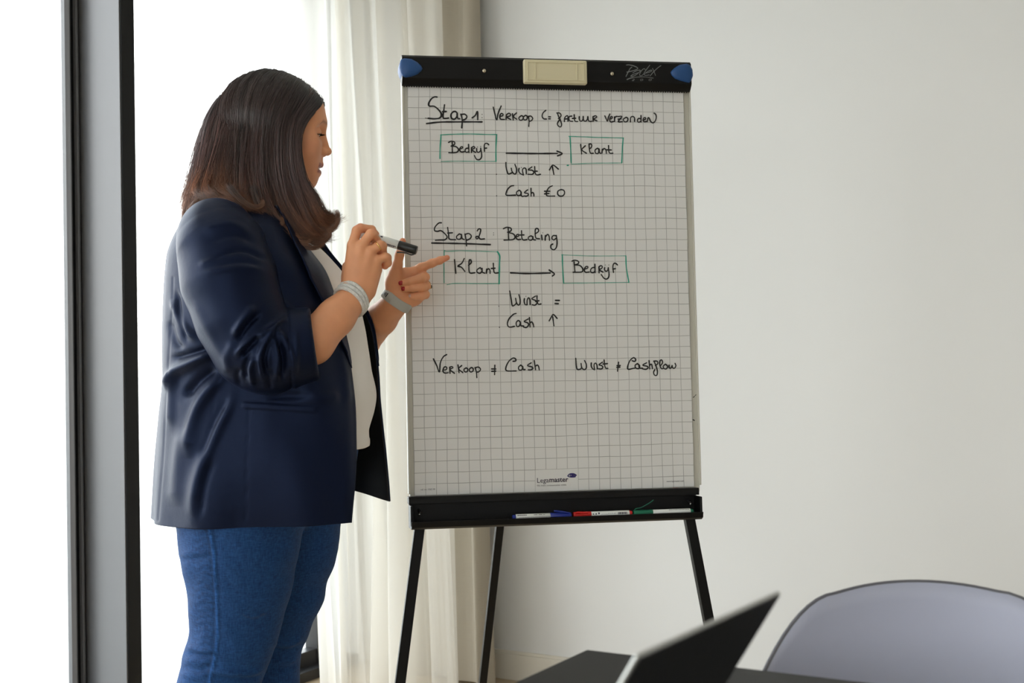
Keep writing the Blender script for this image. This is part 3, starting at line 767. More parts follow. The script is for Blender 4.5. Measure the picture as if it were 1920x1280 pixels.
hw(CD, [[(1062, 212), (1110, 192), (1165, 205), (1167, 240), (1120, 262)], [(1128, 205), (1135, 367)], [(1120, 262), (1200, 285), (1222, 330), (1190, 362), (1070, 369)],
        [(1240, 325), (1270, 315), (1272, 290), (1245, 298), (1236, 335), (1262, 362), (1302, 358)], [(1312, 240), (1318, 340), (1340, 368), (1390, 362)], [(1288, 300), (1347, 298)],
        [(1445, 310), (1408, 330), (1412, 362), (1450, 370), (1470, 335), (1445, 310)], [(1470, 320), (1475, 360), (1507, 368)],
        [(1500, 285), (1547, 250), (1540, 213), (1508, 215), (1502, 270), (1512, 340), (1562, 352)],
        [(1590, 300), (1598, 367)], ([(1607, 268)], .0016), [(1640, 372), (1643, 305)], [(1643, 325), (1675, 290), (1695, 320), (1700, 372)],
        [(1792, 310), (1750, 308), (1733, 345), (1760, 367), (1795, 340)], [(1795, 305), (1805, 400), (1795, 470), (1760, 503), (1720, 480), (1720, 440), (1747, 423)]],
   'black handwritten word Betaling')
hw(CD, [[(385, 640), (395, 740), (403, 830)], [(520, 625), (485, 690), (430, 730), (480, 745), (528, 802)],
        [(580, 720), (617, 680), (610, 645), (590, 648), (585, 720), (595, 820), (667, 822)],
        [(740, 750), (698, 780), (700, 815), (740, 828), (767, 790), (740, 750)], [(767, 760), (770, 812), (805, 828)],
        [(825, 830), (830, 770)], [(830, 785), (858, 765), (876, 790), (877, 830)], [(922, 690), (928, 790), (945, 825), (1000, 822)], [(893, 762), (947, 758)]],
   'black handwritten word Klant inside the lower left green box')
hw(CD, [[(1160, 822), (1400, 832), (1710, 825)], [(1695, 783), (1767, 835), (1740, 867)]], 'black arrow drawn between the two lower boxes', W1, name='drawn_arrow')
hw(CE, [[(388, 355), (440, 333), (510, 345), (541, 380), (520, 415), (455, 440)], [(435, 365), (445, 480), (455, 600)], [(455, 440), (560, 450), (620, 505), (632, 565), (590, 600), (412, 602)],
        [(680, 532), (740, 510), (742, 475), (700, 478), (666, 540), (690, 602), (777, 598)],
        [(903, 420), (910, 612)], [(905, 500), (850, 500), (806, 550), (820, 607), (870, 612), (905, 582)],
        [(995, 480), (998, 617)], [(995, 482), (1040, 453), (1072, 480), (1052, 520), (1000, 545), (1087, 602)],
        [(1125, 500), (1118, 540), (1150, 582), (1192, 560), (1203, 505)], [(1205, 500), (1222, 640), (1210, 720), (1160, 758), (1100, 730), (1048, 655)],
        ([(1140, 440)], .0016), ([(1218, 438)], .0016), [(1322, 607), (1308, 480), (1330, 408), (1370, 403), (1412, 440)], [(1308, 532), (1367, 522)]],
   'black handwritten word Bedrijf inside the lower right green box')
hw(CF, [[(428, 185), (460, 370), (480, 500), (505, 522), (560, 480), (572, 455)], [(560, 350), (575, 430), (605, 490), (635, 500), (660, 460), (660, 370), (635, 270)],
        [(758, 355), (752, 420), (775, 490), (815, 497)], ([(792, 303)], .0016), [(818, 497), (820, 390), (850, 338), (880, 375), (887, 492)],
        [(1007, 300), (925, 360), (1010, 400), (1042, 450), (1000, 502), (933, 495)], [(1040, 290), (1045, 400), (1072, 482), (1132, 475)], [(1008, 422), (1087, 402)],
        ([(1455, 395), (1547, 397)], .0032), ([(1445, 465), (1522, 470)], .0032), ([(183, 525)], .0018)],
   'black handwritten word Winst with equals sign')
hw(CF, [([(197, 1000)], .0022), [(570, 690), (510, 710), (420, 800), (378, 900), (390, 975), (440, 997), (535, 980)],
        [(610, 850), (573, 900), (590, 980), (640, 972), (667, 900), (640, 855), (610, 850)], [(665, 910), (680, 965), (742, 970)],
        [(842, 815), (750, 870), (830, 900), (852, 950), (800, 1007), (738, 995)], [(870, 780), (878, 880), (885, 992)], [(885, 900), (925, 880), (955, 930), (968, 992)],
        [(1315, 857), (1370, 760), (1412, 713), (1495, 802)], [(1395, 770), (1422, 967)]],
   'black handwritten word Cash with arrow up')
hw(CG, [[(100, 140), (150, 240), (190, 340), (205, 200), (250, 110), (300, 76)],
        [(250, 310), (295, 300), (300, 267), (265, 263), (243, 320), (270, 353), (322, 348)],
        [(345, 265), (350, 357)], [(345, 268), (375, 256), (394, 275), (350, 302), (417, 357)], [(468, 230), (485, 347)], [(525, 240), (480, 290), (542, 347)],
        [(592, 275), (558, 300), (575, 337), (607, 330), (617, 295), (592, 275)], [(667, 270), (638, 300), (655, 337), (692, 325), (697, 285), (667, 270)],
        [(725, 270), (745, 340), (752, 422)], [(730, 275), (775, 263), (807, 295), (785, 332), (745, 342)],
        [(1022, 235), (1018, 377)], [(973, 292), (1037, 292)], [(973, 328), (1037, 325)]],
   'black handwritten word Verkoop with unequal sign')
hw(CG, [[(1293, 178), (1335, 170), (1332, 140), (1290, 130), (1230, 180), (1188, 270), (1205, 320), (1342, 322)],
        [(1410, 233), (1378, 265), (1385, 305), (1425, 305), (1442, 265), (1410, 233)], [(1440, 280), (1450, 300), (1477, 300)],
        [(1567, 200), (1510, 240), (1575, 260), (1592, 285), (1560, 306), (1523, 305)], [(1612, 165), (1632, 302)], [(1630, 250), (1660, 233), (1680, 260), (1688, 307)]],
   'black handwritten word Cash on the bottom line')
hw(CH, [[(155, 133), (163, 240), (180, 298), (232, 290), (243, 255)], [(235, 210), (245, 270), (280, 302), (312, 280), (312, 220), (287, 165)],
        [(388, 200), (388, 250), (410, 290), (435, 302)], [(437, 304), (430, 230), (450, 203), (472, 230), (480, 292)],
        [(557, 190), (500, 230), (540, 240), (562, 265), (540, 292), (498, 290)], [(580, 155), (588, 230), (605, 280), (637, 283)], [(563, 218), (632, 212)],
        [(797, 190), (782, 324)], [(773, 242), (824, 240)], [(770, 268), (820, 264)]],
   'black handwritten word Winst with unequal sign')
hw(CH, [[(1000, 168), (1040, 178), (1055, 150), (1020, 123), (960, 180), (935, 292), (1040, 278)],
        ([(1080, 210), (1045, 240), (1060, 280), (1100, 285), (1112, 245), (1080, 212)], .0034), [(1100, 250), (1120, 280), (1157, 280)],
        [(1217, 200), (1158, 235), (1220, 250), (1242, 270), (1210, 297), (1160, 292)], [(1255, 165), (1265, 292)], [(1265, 235), (1290, 218), (1300, 250), (1305, 287)],
        [(1323, 175), (1375, 175), (1387, 210), (1350, 242)], [(1330, 180), (1360, 250), (1380, 330), (1370, 387), (1335, 382), (1323, 340), (1342, 300)],
        [(1420, 250), (1457, 200), (1445, 158), (1420, 170), (1416, 230), (1440, 287), (1467, 285)],
        [(1500, 220), (1468, 250), (1480, 287), (1515, 291), (1532, 250), (1500, 220)], [(1555, 235), (1555, 270), (1580, 282), (1600, 240)], [(1600, 240), (1607, 272), (1635, 282), (1657, 245), (1645, 208)]],
   'black handwritten word Cashflow at lower right')
WG = .0028
GB = [(CA, [([(300, 692), (480, 682), (740, 677), (1000, 684), (1183, 687)], .0020), [(308, 692), (294, 900), (292, 1062)], ([(308, 1110), (500, 1103), (800, 1105), (1168, 1106)], .0014), [(1178, 690), (1167, 900), (1168, 1106)]], 'green drawn box around the upper left word'),
      (CB, [([(470, 715), (700, 722), (900, 730), (1330, 740)], .0018), [(490, 715), (500, 900), (508, 1130)], [(1322, 745), (1310, 900), (1300, 1130)], ([(1303, 1130), (1050, 1132), (800, 1136), (510, 1150)], .0013), [(445, 1170), (465, 1168)]], 'green drawn box around the upper right word'),
      (CD, [([(243, 510), (240, 700), (242, 962)], .0018), ([(248, 512), (285, 525), (500, 517), (980, 532)], .0014), ([(980, 530), (1010, 590), (1008, 700), (1003, 972)], .0034), ([(278, 988), (400, 968), (700, 972), (1012, 973)], .0014)], 'green drawn box around the lower left word'),
      (CE, [([(150, 212), (500, 225), (900, 238), (1600, 235)], .0012), [(170, 210), (175, 400), (190, 700), (203, 850)], [(1600, 235), (1612, 500), (1668, 832)], ([(200, 850), (600, 845), (1000, 840), (1672, 830)], .0013)], 'green drawn box around the lower right word')]
for c_, p_, l_ in GB: hw(c_, p_, l_, WG, m_green, 'drawn_box')

def text_on_board(name, body, px, py, size, m, parent, bold=0.0, xs=1.0, off=PO, tilt=None, label=None):
    cu = bpy.data.curves.new(name, 'FONT'); cu.body = body; cu.size = 1.0; cu.offset = bold; cu.resolution_u = 2
    to = bpy.data.objects.new(name, cu); COL.objects.link(to); bpy.context.view_layer.update()
    me0 = bpy.data.meshes.new_from_object(to.evaluated_get(bpy.context.evaluated_depsgraph_get()))
    bpy.data.objects.remove(to)
    x0, z0 = pb(px, py, off)
    V = [bw(x0 + v.co.x * size * xs, off - LF, z0 + v.co.y * size) for v in me0.vertices]
    Fc = [tuple(p.vertices) for p in me0.polygons]
    o = MB().add(V, Fc).build(name, m, parent)
    if label: tag(o, label)
    return o
text_on_board('lettering', 'Lega', 1006.3, 904.8, .0158, m_print, pad, 0, .98, label='thin printed first half of the maker name')
text_on_board('lettering', 'master', 1029.6, 903.6, .0158, m_print, pad, .018, 1.0, label='bold printed second half of the maker name')
text_on_board('lettering', 'We make communication visible', 1006.5, 911.6, .0053, m_greyprint, pad, 0, .98, label='small grey printed slogan')
text_on_board('lettering', 'ref. no. 1562 00', 788.5, 919.0, .0052, m_print, pad, 0, .98, label='small printed reference number')
text_on_board('lettering', 'www.legamaster.com', 1249.5, 903.5, .0052, m_print, pad, 0, .92, label='small printed web address')
text_on_board('lettering', 'ELBA', 1262, 917.0, .0056, m_redprint, pad, .02, 1.0, off=.006, label='tiny red print on the board edge')
# eye shaped emblem
ec0 = (990, 870, 17.45)
def blob(pts, m, lift, name='emblem', label=None):
    P = cr(np.array([pb(990 + a / 17.45, 870 + b__ / 17.45) for a, b__ in pts + [pts[0]]]), 40)[:-1]
    o = MB().add([bw(p[0], PO - LF - lift, p[1]) for p in P], [tuple(range(len(P)))]).build(name, m, pad)
    if label: tag(o, label)
    return o
blob([(1280, 385), (1320, 330), (1380, 297), (1470, 293), (1530, 305), (1560, 325), (1600, 360), (1560, 395), (1555, 425), (1480, 435), (1380, 435), (1310, 412)], m_logo, 0, label='violet eye shaped printed emblem with finger like stripes')
blob([(1318, 375), (1345, 342), (1375, 340), (1370, 370), (1378, 402), (1340, 400)], m_paper, .0001)
blob([(1402, 345), (1422, 352), (1422, 372), (1402, 380), (1388, 362)], m_paper, .0001)
for yy in (340, 365, 390):
    blob([(1480, yy - 3), (1540, yy - 3), (1572, yy), (1540, yy + 3), (1480, yy + 3)], m_greyprint, .0001)
# little marks on the board edge
hw(CA[:0] + (1190, 670, 4.741), [([(520, 355), (532, 345)], .0016), ([(536, 340), (545, 330)], .0012), ([(518, 552), (530, 560)], .0024)], 'small black smudges on the sheet edge', .0016)

# ------------------------------------------------------------------ marker pens
def marker_pen(p_tail, p_tip, r, m_cap, label, cap_frac=.42, clip=(0, -1, 0), clip_up=None, plug=True, group=None, capfirst=False):
    """white barrel from tail to tip, cap at the tip end, clip standing off the cap"""
    a = np.array(p_tail, float); b = np.array(p_tip, float); L = np.linalg.norm(b - a); t = (b - a) / L
    yaw = math.atan2(t[1], t[0])
    root = empty('marker_pen', tuple((a + b) / 2), yaw)
    tag(root, label, 'marker pen', group)
    q = lambda s: a + t * s * L
    c0 = 1 - cap_frac
    MB().tube([q(.0 if not plug else .055), q(.06), q(c0 + .02)], [r * .93, r * .96, r * .96], 24).build('barrel', m_penwhite, root, smooth=False)
    if plug: MB().tube([q(0), q(.008), q(.06)], [r * .62, r * .72, r * .90], 20).build('end_plug', m_cap, root)
    MB().tube([q(c0), q(c0 + .004), q(.985), q(1.0)], [r * .98, r * 1.04, r * .98, r * .90], 24).build('cap', m_cap, root)
    cl = np.array(clip, float); cl -= t * (cl @ t); cl /= np.linalg.norm(cl)
    off = clip_up if clip_up is not None else [(.97, 1.0), (.90, 1.15), (.80, 1.35), (.68, 1.32)]
    pts = [q(s) + cl * r * h for s, h in off]
    s_ = np.cross(t, cl); mb = MB(); G = []
    C = cr(pts, 12); 
    for i, c_ in enumerate(C):
        G.append([c_ + s_ * r * .28 + cl * .0006, c_ - s_ * r * .28 + cl * .0006, c_ - s_ * r * .28 - cl * .0008, c_ + s_ * r * .28 - cl * .0008, c_ + s_ * r * .28 + cl * .0006])
    mb.grid(np.array(G)); n_ = len(G)
    mb.f.append((0, 1, 2, 3)); mb.f.append(tuple(5 * (n_ - 1) + k for k in (3, 2, 1, 0)))
    mb.build('clip', m_cap, root, smooth=False)
    for o in root.children:
        if o.name.startswith(('barrel', 'cap', 'end_plug')):
            o.data.polygons.foreach_set('use_smooth', [len(p.vertices) == 4 for p in o.data.polygons])
    return root
def tray_pt(px, py, off=-.033): q = pb(px, py, off); return bw(q[0], off, q[1])
def on_tray(px0, px1, r):
    zz = tz0 - th + .0048 + r
    xs = [pb(px, 968, -.026)[0] for px in (px0, px1)]
    return bw(xs[0], -.030, zz), bw(xs[1], -.030, zz)
a_, b_ = on_tray(960, 1070, .0075)
mp1 = marker_pen(a_, b_, .0075, m_penblue, 'blue capped marker pen, leftmost of three in the tray', .36, -BY + BZ * 1.5, [(.97, .95), (.9, 1.3), (.82, 1.6), (.70, 1.9)], group=None)
a_, b_ = on_tray(1184.5, 1074, .0075)
mp2 = marker_pen(a_, b_, .0075, m_penred, 'red capped marker pen, in the middle of the tray', .30, -BY + BZ * .9, [(.97, .95), (.94, 1.35), (.86, 1.25), (.76, 1.1)])
a_, b_ = on_tray(1299, 1186.5, .0072)
mp3 = marker_pen(a_, b_, .0072, m_pengreen, 'green capped marker pen with raised clip at tray right', .32, BZ * 1., [(.985, .9), (.95, 1.5), (.86, 1.8), (.72, 3.2), (.66, 4.0)])
# printed bands on the barrels
def pen_print(root, items, m=m_print):
    """small raised print patches on the side of the barrel that faces the room: items (s0,s1,z0,z1) in radii"""
    bar = [o for o in root.children if o.name.startswith('barrel')][0]
    V = np.array([bar.matrix_world @ v.co for v in bar.data.vertices]); c = V.mean(0)
    a = V[:24].mean(0); b = V[-24:].mean(0); t = (b - a); L = np.linalg.norm(t); t /= L
    if t @ BX < 0: a, b, t = b, a, -t
    n_ = -F_ - t * (-F_ @ t); n_ /= np.linalg.norm(n_); u_ = np.cross(n_, t)
    if u_[2] < 0: u_ = -u_
    r = np.linalg.norm(V[2 * 24] - V[2 * 24:].mean(0)) if len(V) > 60 else .007
    mb = MB()
    for s0, s1, h0, h1 in items:
        G = []
        for h in np.linspace(h0, h1, 4):
            ang = math.asin(max(-.98, min(.98, h)))
            d = (n_ * math.cos(ang) + u_ * math.sin(ang)) * (r * 1.012)
            G.append([a + t * L * s0 + d, a + t * L * s1 + d])
        mb.grid(np.array(G))
    mb.build('print', m, root)
def scatter_text(s0, s1, h, hh, n, seed):
    rg = random.Random(seed); out = []; x = s0
    while x < s1:
        w = rg.uniform(.4, 1.4) * (s1 - s0) / n
        out.append((x, min(s1, x + w * .72), h, h + hh)); x += w
    return out
pen_print(mp1, scatter_text(.03, .30, .55, .25, 7, 1) + scatter_text(.5, .8, .62, .12, 3, 2) + scatter_text(.08, .95, .0, .1, 26, 3) + scatter_text(.08, .95, -.35, .1, 26, 4))
pen_print(mp2, [(.06, .09, .1, .5), (.13, .16, .1, .5), (.20, .24, .25, .7)] + scatter_text(.28, .45, .1, .1, 5, 5) + [(.70 + i * .022, .712 + i * .022 + (i % 3) * .003, -.05, .62) for i in range(11)] + scatter_text(.45, .66, .3, .12, 5, 9))
pen_print(mp3, scatter_text(.45, .96, .72, .14, 12, 6))

# ------------------------------------------------------------------ table, laptop, chair
TC = unproj(1100, 1217, .41 * FPX / (1217 - 638.3))
TX0, TY1, TZ = float(TC[0]), float(TC[1]), .74
TX1, TY0 = TX0 + 2.2, TY1 - 1.0
tb = empty('table', ((TX0 + TX1) / 2, (TY0 + TY1) / 2, 0)); tag(tb, 'dark grey rectangular meeting table under the laptop', 'table')
MB().lohi((TX0, TY0, TZ - .022), (TX1, TY1, TZ)).build('table_top', m_table, tb, bevel=.002)
MB().lohi((TX0 + .25, TY0 + .2, TZ - .07), (TX1 - .25, TY1 - .2, TZ - .022)).build('apron', m_black, tb, bevel=.002)
for sx in (TX0 + .29, TX1 - .29):
    for sy in (TY0 + .24, TY1 - .24):
        MB().tube([(sx, sy, TZ - .03), (sx + (.10 if sx > 0 else -.10), sy + (.12 if sy > TY0 + .5 else -.12), .004)], [.024, .014], 16).build('leg', m_black, tb, smooth=True)
# laptop
D = .222
h1 = unproj(1462, 1108, FPX * D / (1108 - 633.9)); h2 = unproj(1195, 1228, FPX * D / (1228 - 637.1))
ev = h1 - h2; ev[2] = 0; lw = np.linalg.norm(ev); ev /= lw
nb = np.array([-ev[1], ev[0], 0]);
if nb @ R_ > 0: nb = -nb              # towards far left, where the keyboard lies
ztop = float(h2[2]); h1[2] = ztop
zh = TZ + .014
LL = .205; ang = math.acos((ztop - zh) / LL)
hing = (h1 + h2) / 2 + nb * LL * math.sin(ang); hing[2] = zh
lp = empty('laptop', (hing[0], hing[1], TZ), math.atan2(ev[1], ev[0]))
tag(lp, 'open laptop seen from behind its shaded lid on the dark table', 'laptop')
upv = np.array([0, 0, 1.]) * math.cos(ang) - nb * math.sin(ang); upv /= np.linalg.norm(upv)
nrm = np.cross(ev, upv)
if nrm @ nb > 0: nrm = -nrm           # outward back of the lid
lc = hing + upv * LL / 2
MB().box(lc, (lw / 2, .0022, LL / 2), [ev, nrm, upv]).build('lid', m_lapedge, lp, bevel=.0018)
MB().box(lc + nrm * .0022, (lw / 2 - .0022, .0006, LL / 2 - .0022), [ev, nrm, upv]).build('lid_back', m_lapback, lp)
MB().box(lc - nrm * .0022, (lw / 2 - .006, .0005, LL / 2 - .008), [ev, nrm, upv]).build('screen', m_blackp, lp)
bc = hing + nb * .1; bc[2] = TZ + .0075
MB().box(bc, (lw / 2, .1, .006), [ev, nb, Z_]).build('base', m_lapedge, lp, bevel=.002)
for r in range(5):
    for c in range(12):
        kc = hing + nb * (.03 + .0175 * r) + ev * ((c - 5.5) * .0205); kc[2] = TZ + .0142
        MB().box(kc, (.0086, .0072, .0007), [ev, nb, Z_]).build('key', m_blackp, lp)
kc = hing + nb * .158; kc[2] = TZ + .0137
MB().box(kc, (.048, .028, .0003), [ev, nb, Z_]).build('trackpad', m_lapedge, lp)
MB().tube([hing - ev * lw * .4 + Z_ * -.001, hing + ev * lw * .4 + Z_ * -.001], .004, 10).build('hinge', m_blackp, lp)

# tub chair: thin moulded shell, higher at the back, falling to the arms
def tub_chair(cx, cy, face, seat_z=.45):
    root = empty('tub_chair', (cx, cy, 0), face)     # local +Y is the back of the chair
    cs, sn = math.cos(face), math.sin(face)
    W = lambda x, y, z: (cx + x * cs - y * sn, cy + x * sn + y * cs, z)
    nu, nv = 96, 40; G = np.zeros((nu, nv, 3)); rim = []
    for i in range(nu):
        u = -1 + 2 * i / (nu - 1)               # -1 left arm front, 0 back, +1 right arm front
        a = u * math.radians(128)               # plan angle from the back
        q_ = min(1, max(0, (abs(math.degrees(a)) - CH_A0) / (CH_A1 - CH_A0))); q_ = q_ * q_ * (3 - 2 * q_)
        ht = CH_TOP + (CH_ARM - CH_TOP) * q_ - .012 * min(1, abs(math.degrees(a)) / CH_A0) ** 2
        rx, ry = .310, .281
        for j in range(nv):
            v = j / (nv - 1)                    # 0 seat centre -> 1 rim
            s = v
            rad = (1 - (1 - min(1, s * 1.55)) ** 2.1) if s < .645 else 1.0
            zz = seat_z - .02 + .05 * 0 + (0 if s < .40 else ((s - .40) / .60) ** 1.55 * (ht - seat_z + .02))
            flare = 1 + .12 * max(0, s - .5)
            x = rx * rad * flare * math.sin(a); y = ry * rad * flare * math.cos(a)
            if s > .5: y += .05 * (s - .5) * max(0, math.cos(a))
            G[i, j] = W(x, y - .02, zz)
        rim.append(G[i, -1])
    sh = MB().grid(G, flip=False).build('shell', m_shell, root, smooth=True)
    so = sh.modifiers.new('thickness', 'SOLIDIFY'); so.thickness = .007; so.offset = 0
    MB().tube(rim, .0036, 8).build('rim', m_rim, root, smooth=True)
    # seat front lip
    G2 = np.zeros((24, 10, 3))
    for i in range(24):
        a = math.radians(128) + (2 * math.pi - 2 * math.radians(128)) * i / 23
        for j in range(10):
            s = j / 9
            G2[i, j] = W(.315 * s * math.sin(a), .285 * s * math.cos(a) - .02, seat_z - .02 - .02 * s ** 3)
    se = MB().grid(G2).build('seat_front', m_shell, root, smooth=True); so = se.modifiers.new('thickness', 'SOLIDIFY'); so.thickness = .007; so.offset = 0
    for sx in (-1, 1):
        for sy in (-1, 1):
            MB().tube([W(.12 * sx, .10 * sy, seat_z - .03), W(.24 * sx, .24 * sy, .003)], [.014, .010], 14).build('leg', m_black, root, smooth=True)
    MB().box(W(0, 0, seat_z - .035), (.13, .11, .008), [np.array([cs, sn, 0]), np.array([-sn, cs, 0]), Z_]).build('under_frame', m_black, root, bevel=.002)
    return root
CH_ARM, CH_TOP, CH_A0, CH_A1 = .565, .801, 20., 76.
cp = unproj(1850, 1300, 1.594)
ch = tub_chair(float(cp[0]), float(cp[1]), math.radians(29.5))
tag(ch, 'pale lilac grey moulded tub chair behind the table', 'chair')

# ------------------------------------------------------------------ signed distance volumes
class Vol:
    def __init__(s, xs, ys, zs):
        s.ax = [np.asarray(a, np.float32) for a in (xs, ys, zs)]
        s.d = np.full([len(a) for a in s.ax], 1.0, np.float32)
    def sl(s, lo, hi):
        r = []
        for a, l, h in zip(s.ax, lo, hi):
            i0 = max(0, int(np.searchsorted(a, l)) - 1); i1 = min(len(a), int(np.searchsorted(a, h)) + 1)
            if i1 - i0 < 1: return None, None
            r.append(slice(i0, i1))
        X = s.ax[0][r[0]][:, None, None]; Y = s.ax[1][r[1]][None, :, None]; Z = s.ax[2][r[2]][None, None, :]
        return tuple(r), (X, Y, Z)
    def op(s, fn, lo, hi, k=0.0, sub=False):
        r, P = s.sl(lo, hi)
        if r is None: return
        f = fn(*P).astype(np.float32); a = s.d[r]
        f = np.broadcast_to(f, a.shape)
        if sub:
            s.d[r] = -smin(-a, f, k)
        else: s.d[r] = smin(a, f, k)
    def cap(s, a, b, r1, r2=None, k=.01, sub=False, m=None):
        """tapered capsule"""
        r2 = r1 if r2 is None else r2
        a = np.array(a, float); b = np.array(b, float); R = max(r1, r2); m = (k * 1.2 + .006) if m is None else m
        lo = np.minimum(a, b) - R - m; hi = np.maximum(a, b) + R + m
        ba = b - a; l2 = float(ba @ ba) + 1e-12
        def fn(X, Y, Z):
            px, py, pz = X - a[0], Y - a[1], Z - a[2]
            h = np.clip((px * ba[0] + py * ba[1] + pz * ba[2]) / l2, 0, 1)
            return np.sqrt((px - h * ba[0]) ** 2 + (py - h * ba[1]) ** 2 + (pz - h * ba[2]) ** 2) - (r1 + (r2 - r1) * h)
        s.op(fn, lo, hi, k, sub)
    def chain(s, pts, rad, k=.008, sub=False):
        for i in range(len(pts) - 1): s.cap(pts[i], pts[i + 1], rad[i], rad[i + 1], k, sub)
    def ell(s, c, r, rot=None, k=.01, sub=False):
        """ellipsoid, rot: 3x3 with columns = its axes"""
        c = np.array(c, float); r = np.array(r, float); A = np.eye(3) if rot is None else np.array(rot, float)
        R = float(r.max()); m = k * 1.2 + .006
        def fn(X, Y, Z):
            p = [X - c[0], Y - c[1], Z - c[2]]
            q = [(p[0] * A[0, i] + p[1] * A[1, i] + p[2] * A[2, i]) / r[i] for i in range(3)]
            k0 = np.sqrt(q[0] ** 2 + q[1] ** 2 + q[2] ** 2)
            k1 = np.sqrt((q[0] / r[0]) ** 2 + (q[1] / r[1]) ** 2 + (q[2] / r[2]) ** 2) + 1e-6
            return k0 * (k0 - 1) / k1
        e = np.sqrt(((A * r) ** 2).sum(1)) + m
        s.op(fn, c - e, c + e, k, sub)
def smin(a, b, k):
    if k <= 1e-6: return np.minimum(a, b)
    h = np.clip(.5 + .5 * (b - a) / k, 0, 1)
    return b + (a - b) * h - k * h * (1 - h)

def surface_nets(vol):
    d = vol.d; s = d < 0
    c8 = [s[i:s.shape[0] - 1 + i, j:s.shape[1] - 1 + j, k:s.shape[2] - 1 + k] for i in (0, 1) for j in (0, 1) for k in (0, 1)]
    anyv = c8[0].copy(); allv = c8[0].copy()
    for c in c8[1:]: anyv |= c; allv &= c
    act = anyv & ~allv
    idx = np.argwhere(act).astype(np.int32)
    vid = np.full(act.shape, -1, np.int32); vid[act] = np.arange(len(idx), dtype=np.int32)
    acc = np.zeros((len(idx), 3)); cnt = np.zeros(len(idx))
    cor = {(i, j, k): d[idx[:, 0] + i, idx[:, 1] + j, idx[:, 2] + k] for i in (0, 1) for j in (0, 1) for k in (0, 1)}
    for a in cor:
        for ax in range(3):
            if a[ax]: continue
            b = list(a); b[ax] = 1; b = tuple(b)
            va, vb = cor[a], cor[b]; m = (va < 0) != (vb < 0)
            t = np.where(m, va / np.where(m, va - vb, 1), 0)
            p = np.zeros((len(idx), 3)); p[:] = a; p[:, ax] += t
            acc[m] += p[m]; cnt[m] += 1
    pos = idx + acc / cnt[:, None]
    V = np.stack([np.interp(pos[:, i], np.arange(len(vol.ax[i])), vol.ax[i]) for i in range(3)], 1)
    Q = []
    nx, ny, nz = s.shape
    e = (s[:-1, 1:-1, 1:-1] != s[1:, 1:-1, 1:-1]); w = np.argwhere(e)
    if len(w):
        i, j, k = w[:, 0], w[:, 1] + 1, w[:, 2] + 1
        q = np.stack([vid[i, j - 1, k - 1], vid[i, j, k - 1], vid[i, j, k], vid[i, j - 1, k]], 1)
        fl = ~s[i, j, k]; q[fl] = q[fl][:, ::-1]; Q.append(q)
    e = (s[1:-1, :-1, 1:-1] != s[1:-1, 1:, 1:-1]); w = np.argwhere(e)
    if len(w):
        i, j, k = w[:, 0] + 1, w[:, 1], w[:, 2] + 1
        q = np.stack([vid[i - 1, j, k - 1], vid[i - 1, j, k], vid[i, j, k], vid[i, j, k - 1]], 1)
        fl = ~s[i, j, k]; q[fl] = q[fl][:, ::-1]; Q.append(q)
    e = (s[1:-1, 1:-1, :-1] != s[1:-1, 1:-1, 1:]); w = np.argwhere(e)
    if len(w):
        i, j, k = w[:, 0] + 1, w[:, 1] + 1, w[:, 2]
        q = np.stack([vid[i - 1, j - 1, k], vid[i, j - 1, k], vid[i, j, k], vid[i - 1, j, k]], 1)
        fl = ~s[i, j, k]; q[fl] = q[fl][:, ::-1]; Q.append(q)
    Q = np.vstack(Q); Q = Q[(Q >= 0).all(1)]
    return V, Q
def vnormals(V, Q):
    n = np.cross(V[Q[:, 2]] - V[Q[:, 0]], V[Q[:, 3]] - V[Q[:, 1]])
    N = np.zeros_like(V)
    for k in range(4): np.add.at(N, Q[:, k], n)
    return N / (np.linalg.norm(N, axis=1)[:, None] + 1e-12)
def relax(V, Q, it=1, f=.5):
    for _ in range(it):
        A = np.zeros_like(V); c = np.zeros(len(V))
        for k in range(4):
            a, b = Q[:, k], Q[:, (k + 1) % 4]
            np.add.at(A, a, V[b]); np.add.at(A, b, V[a]); np.add.at(c, a, 1); np.add.at(c, b, 1)
        V = V + f * (A / c[:, None] - V)
    return V
def set_tint(me, cols):
    at = me.color_attributes.new('tint', 'FLOAT_COLOR', 'POINT')
    C = np.ones((len(me.vertices), 4), np.float32); C[:, :3] = cols
    at.data.foreach_set('color', C.ravel())

# ------------------------------------------------------------------ the person
PD = 2.81                                   # distance of her middle plane
PXO = (470 - 960) / FPX * PD
porg = R_ * PXO + F_ * PD
person = empty('person', (porg[0], porg[1], 0), YAW)
tag(person, 'woman in navy blazer and jeans explaining beside the flip chart', 'person')
def L(px, py, dy=0.0):
    dep = PD + dy; xc = (px - 960.0) / FPX * dep; yc = -(py - 640.0) / FPX * dep
    return np.array([xc * math.cos(ROLL) + yc * math.sin(ROLL) - PXO, dy, -xc * math.sin(ROLL) + yc * math.cos(ROLL) + CAMH])
def LP(V):
    """local -> pixels, vectorised"""
    x = V[:, 0] + PXO; z = V[:, 2] - CAMH; dep = PD + V[:, 1]
    xc = x * math.cos(ROLL) - z * math.sin(ROLL); yc = x * math.sin(ROLL) + z * math.cos(ROLL)
    return np.stack([960 + FPX * xc / dep, 640 - FPX * yc / dep], 1)
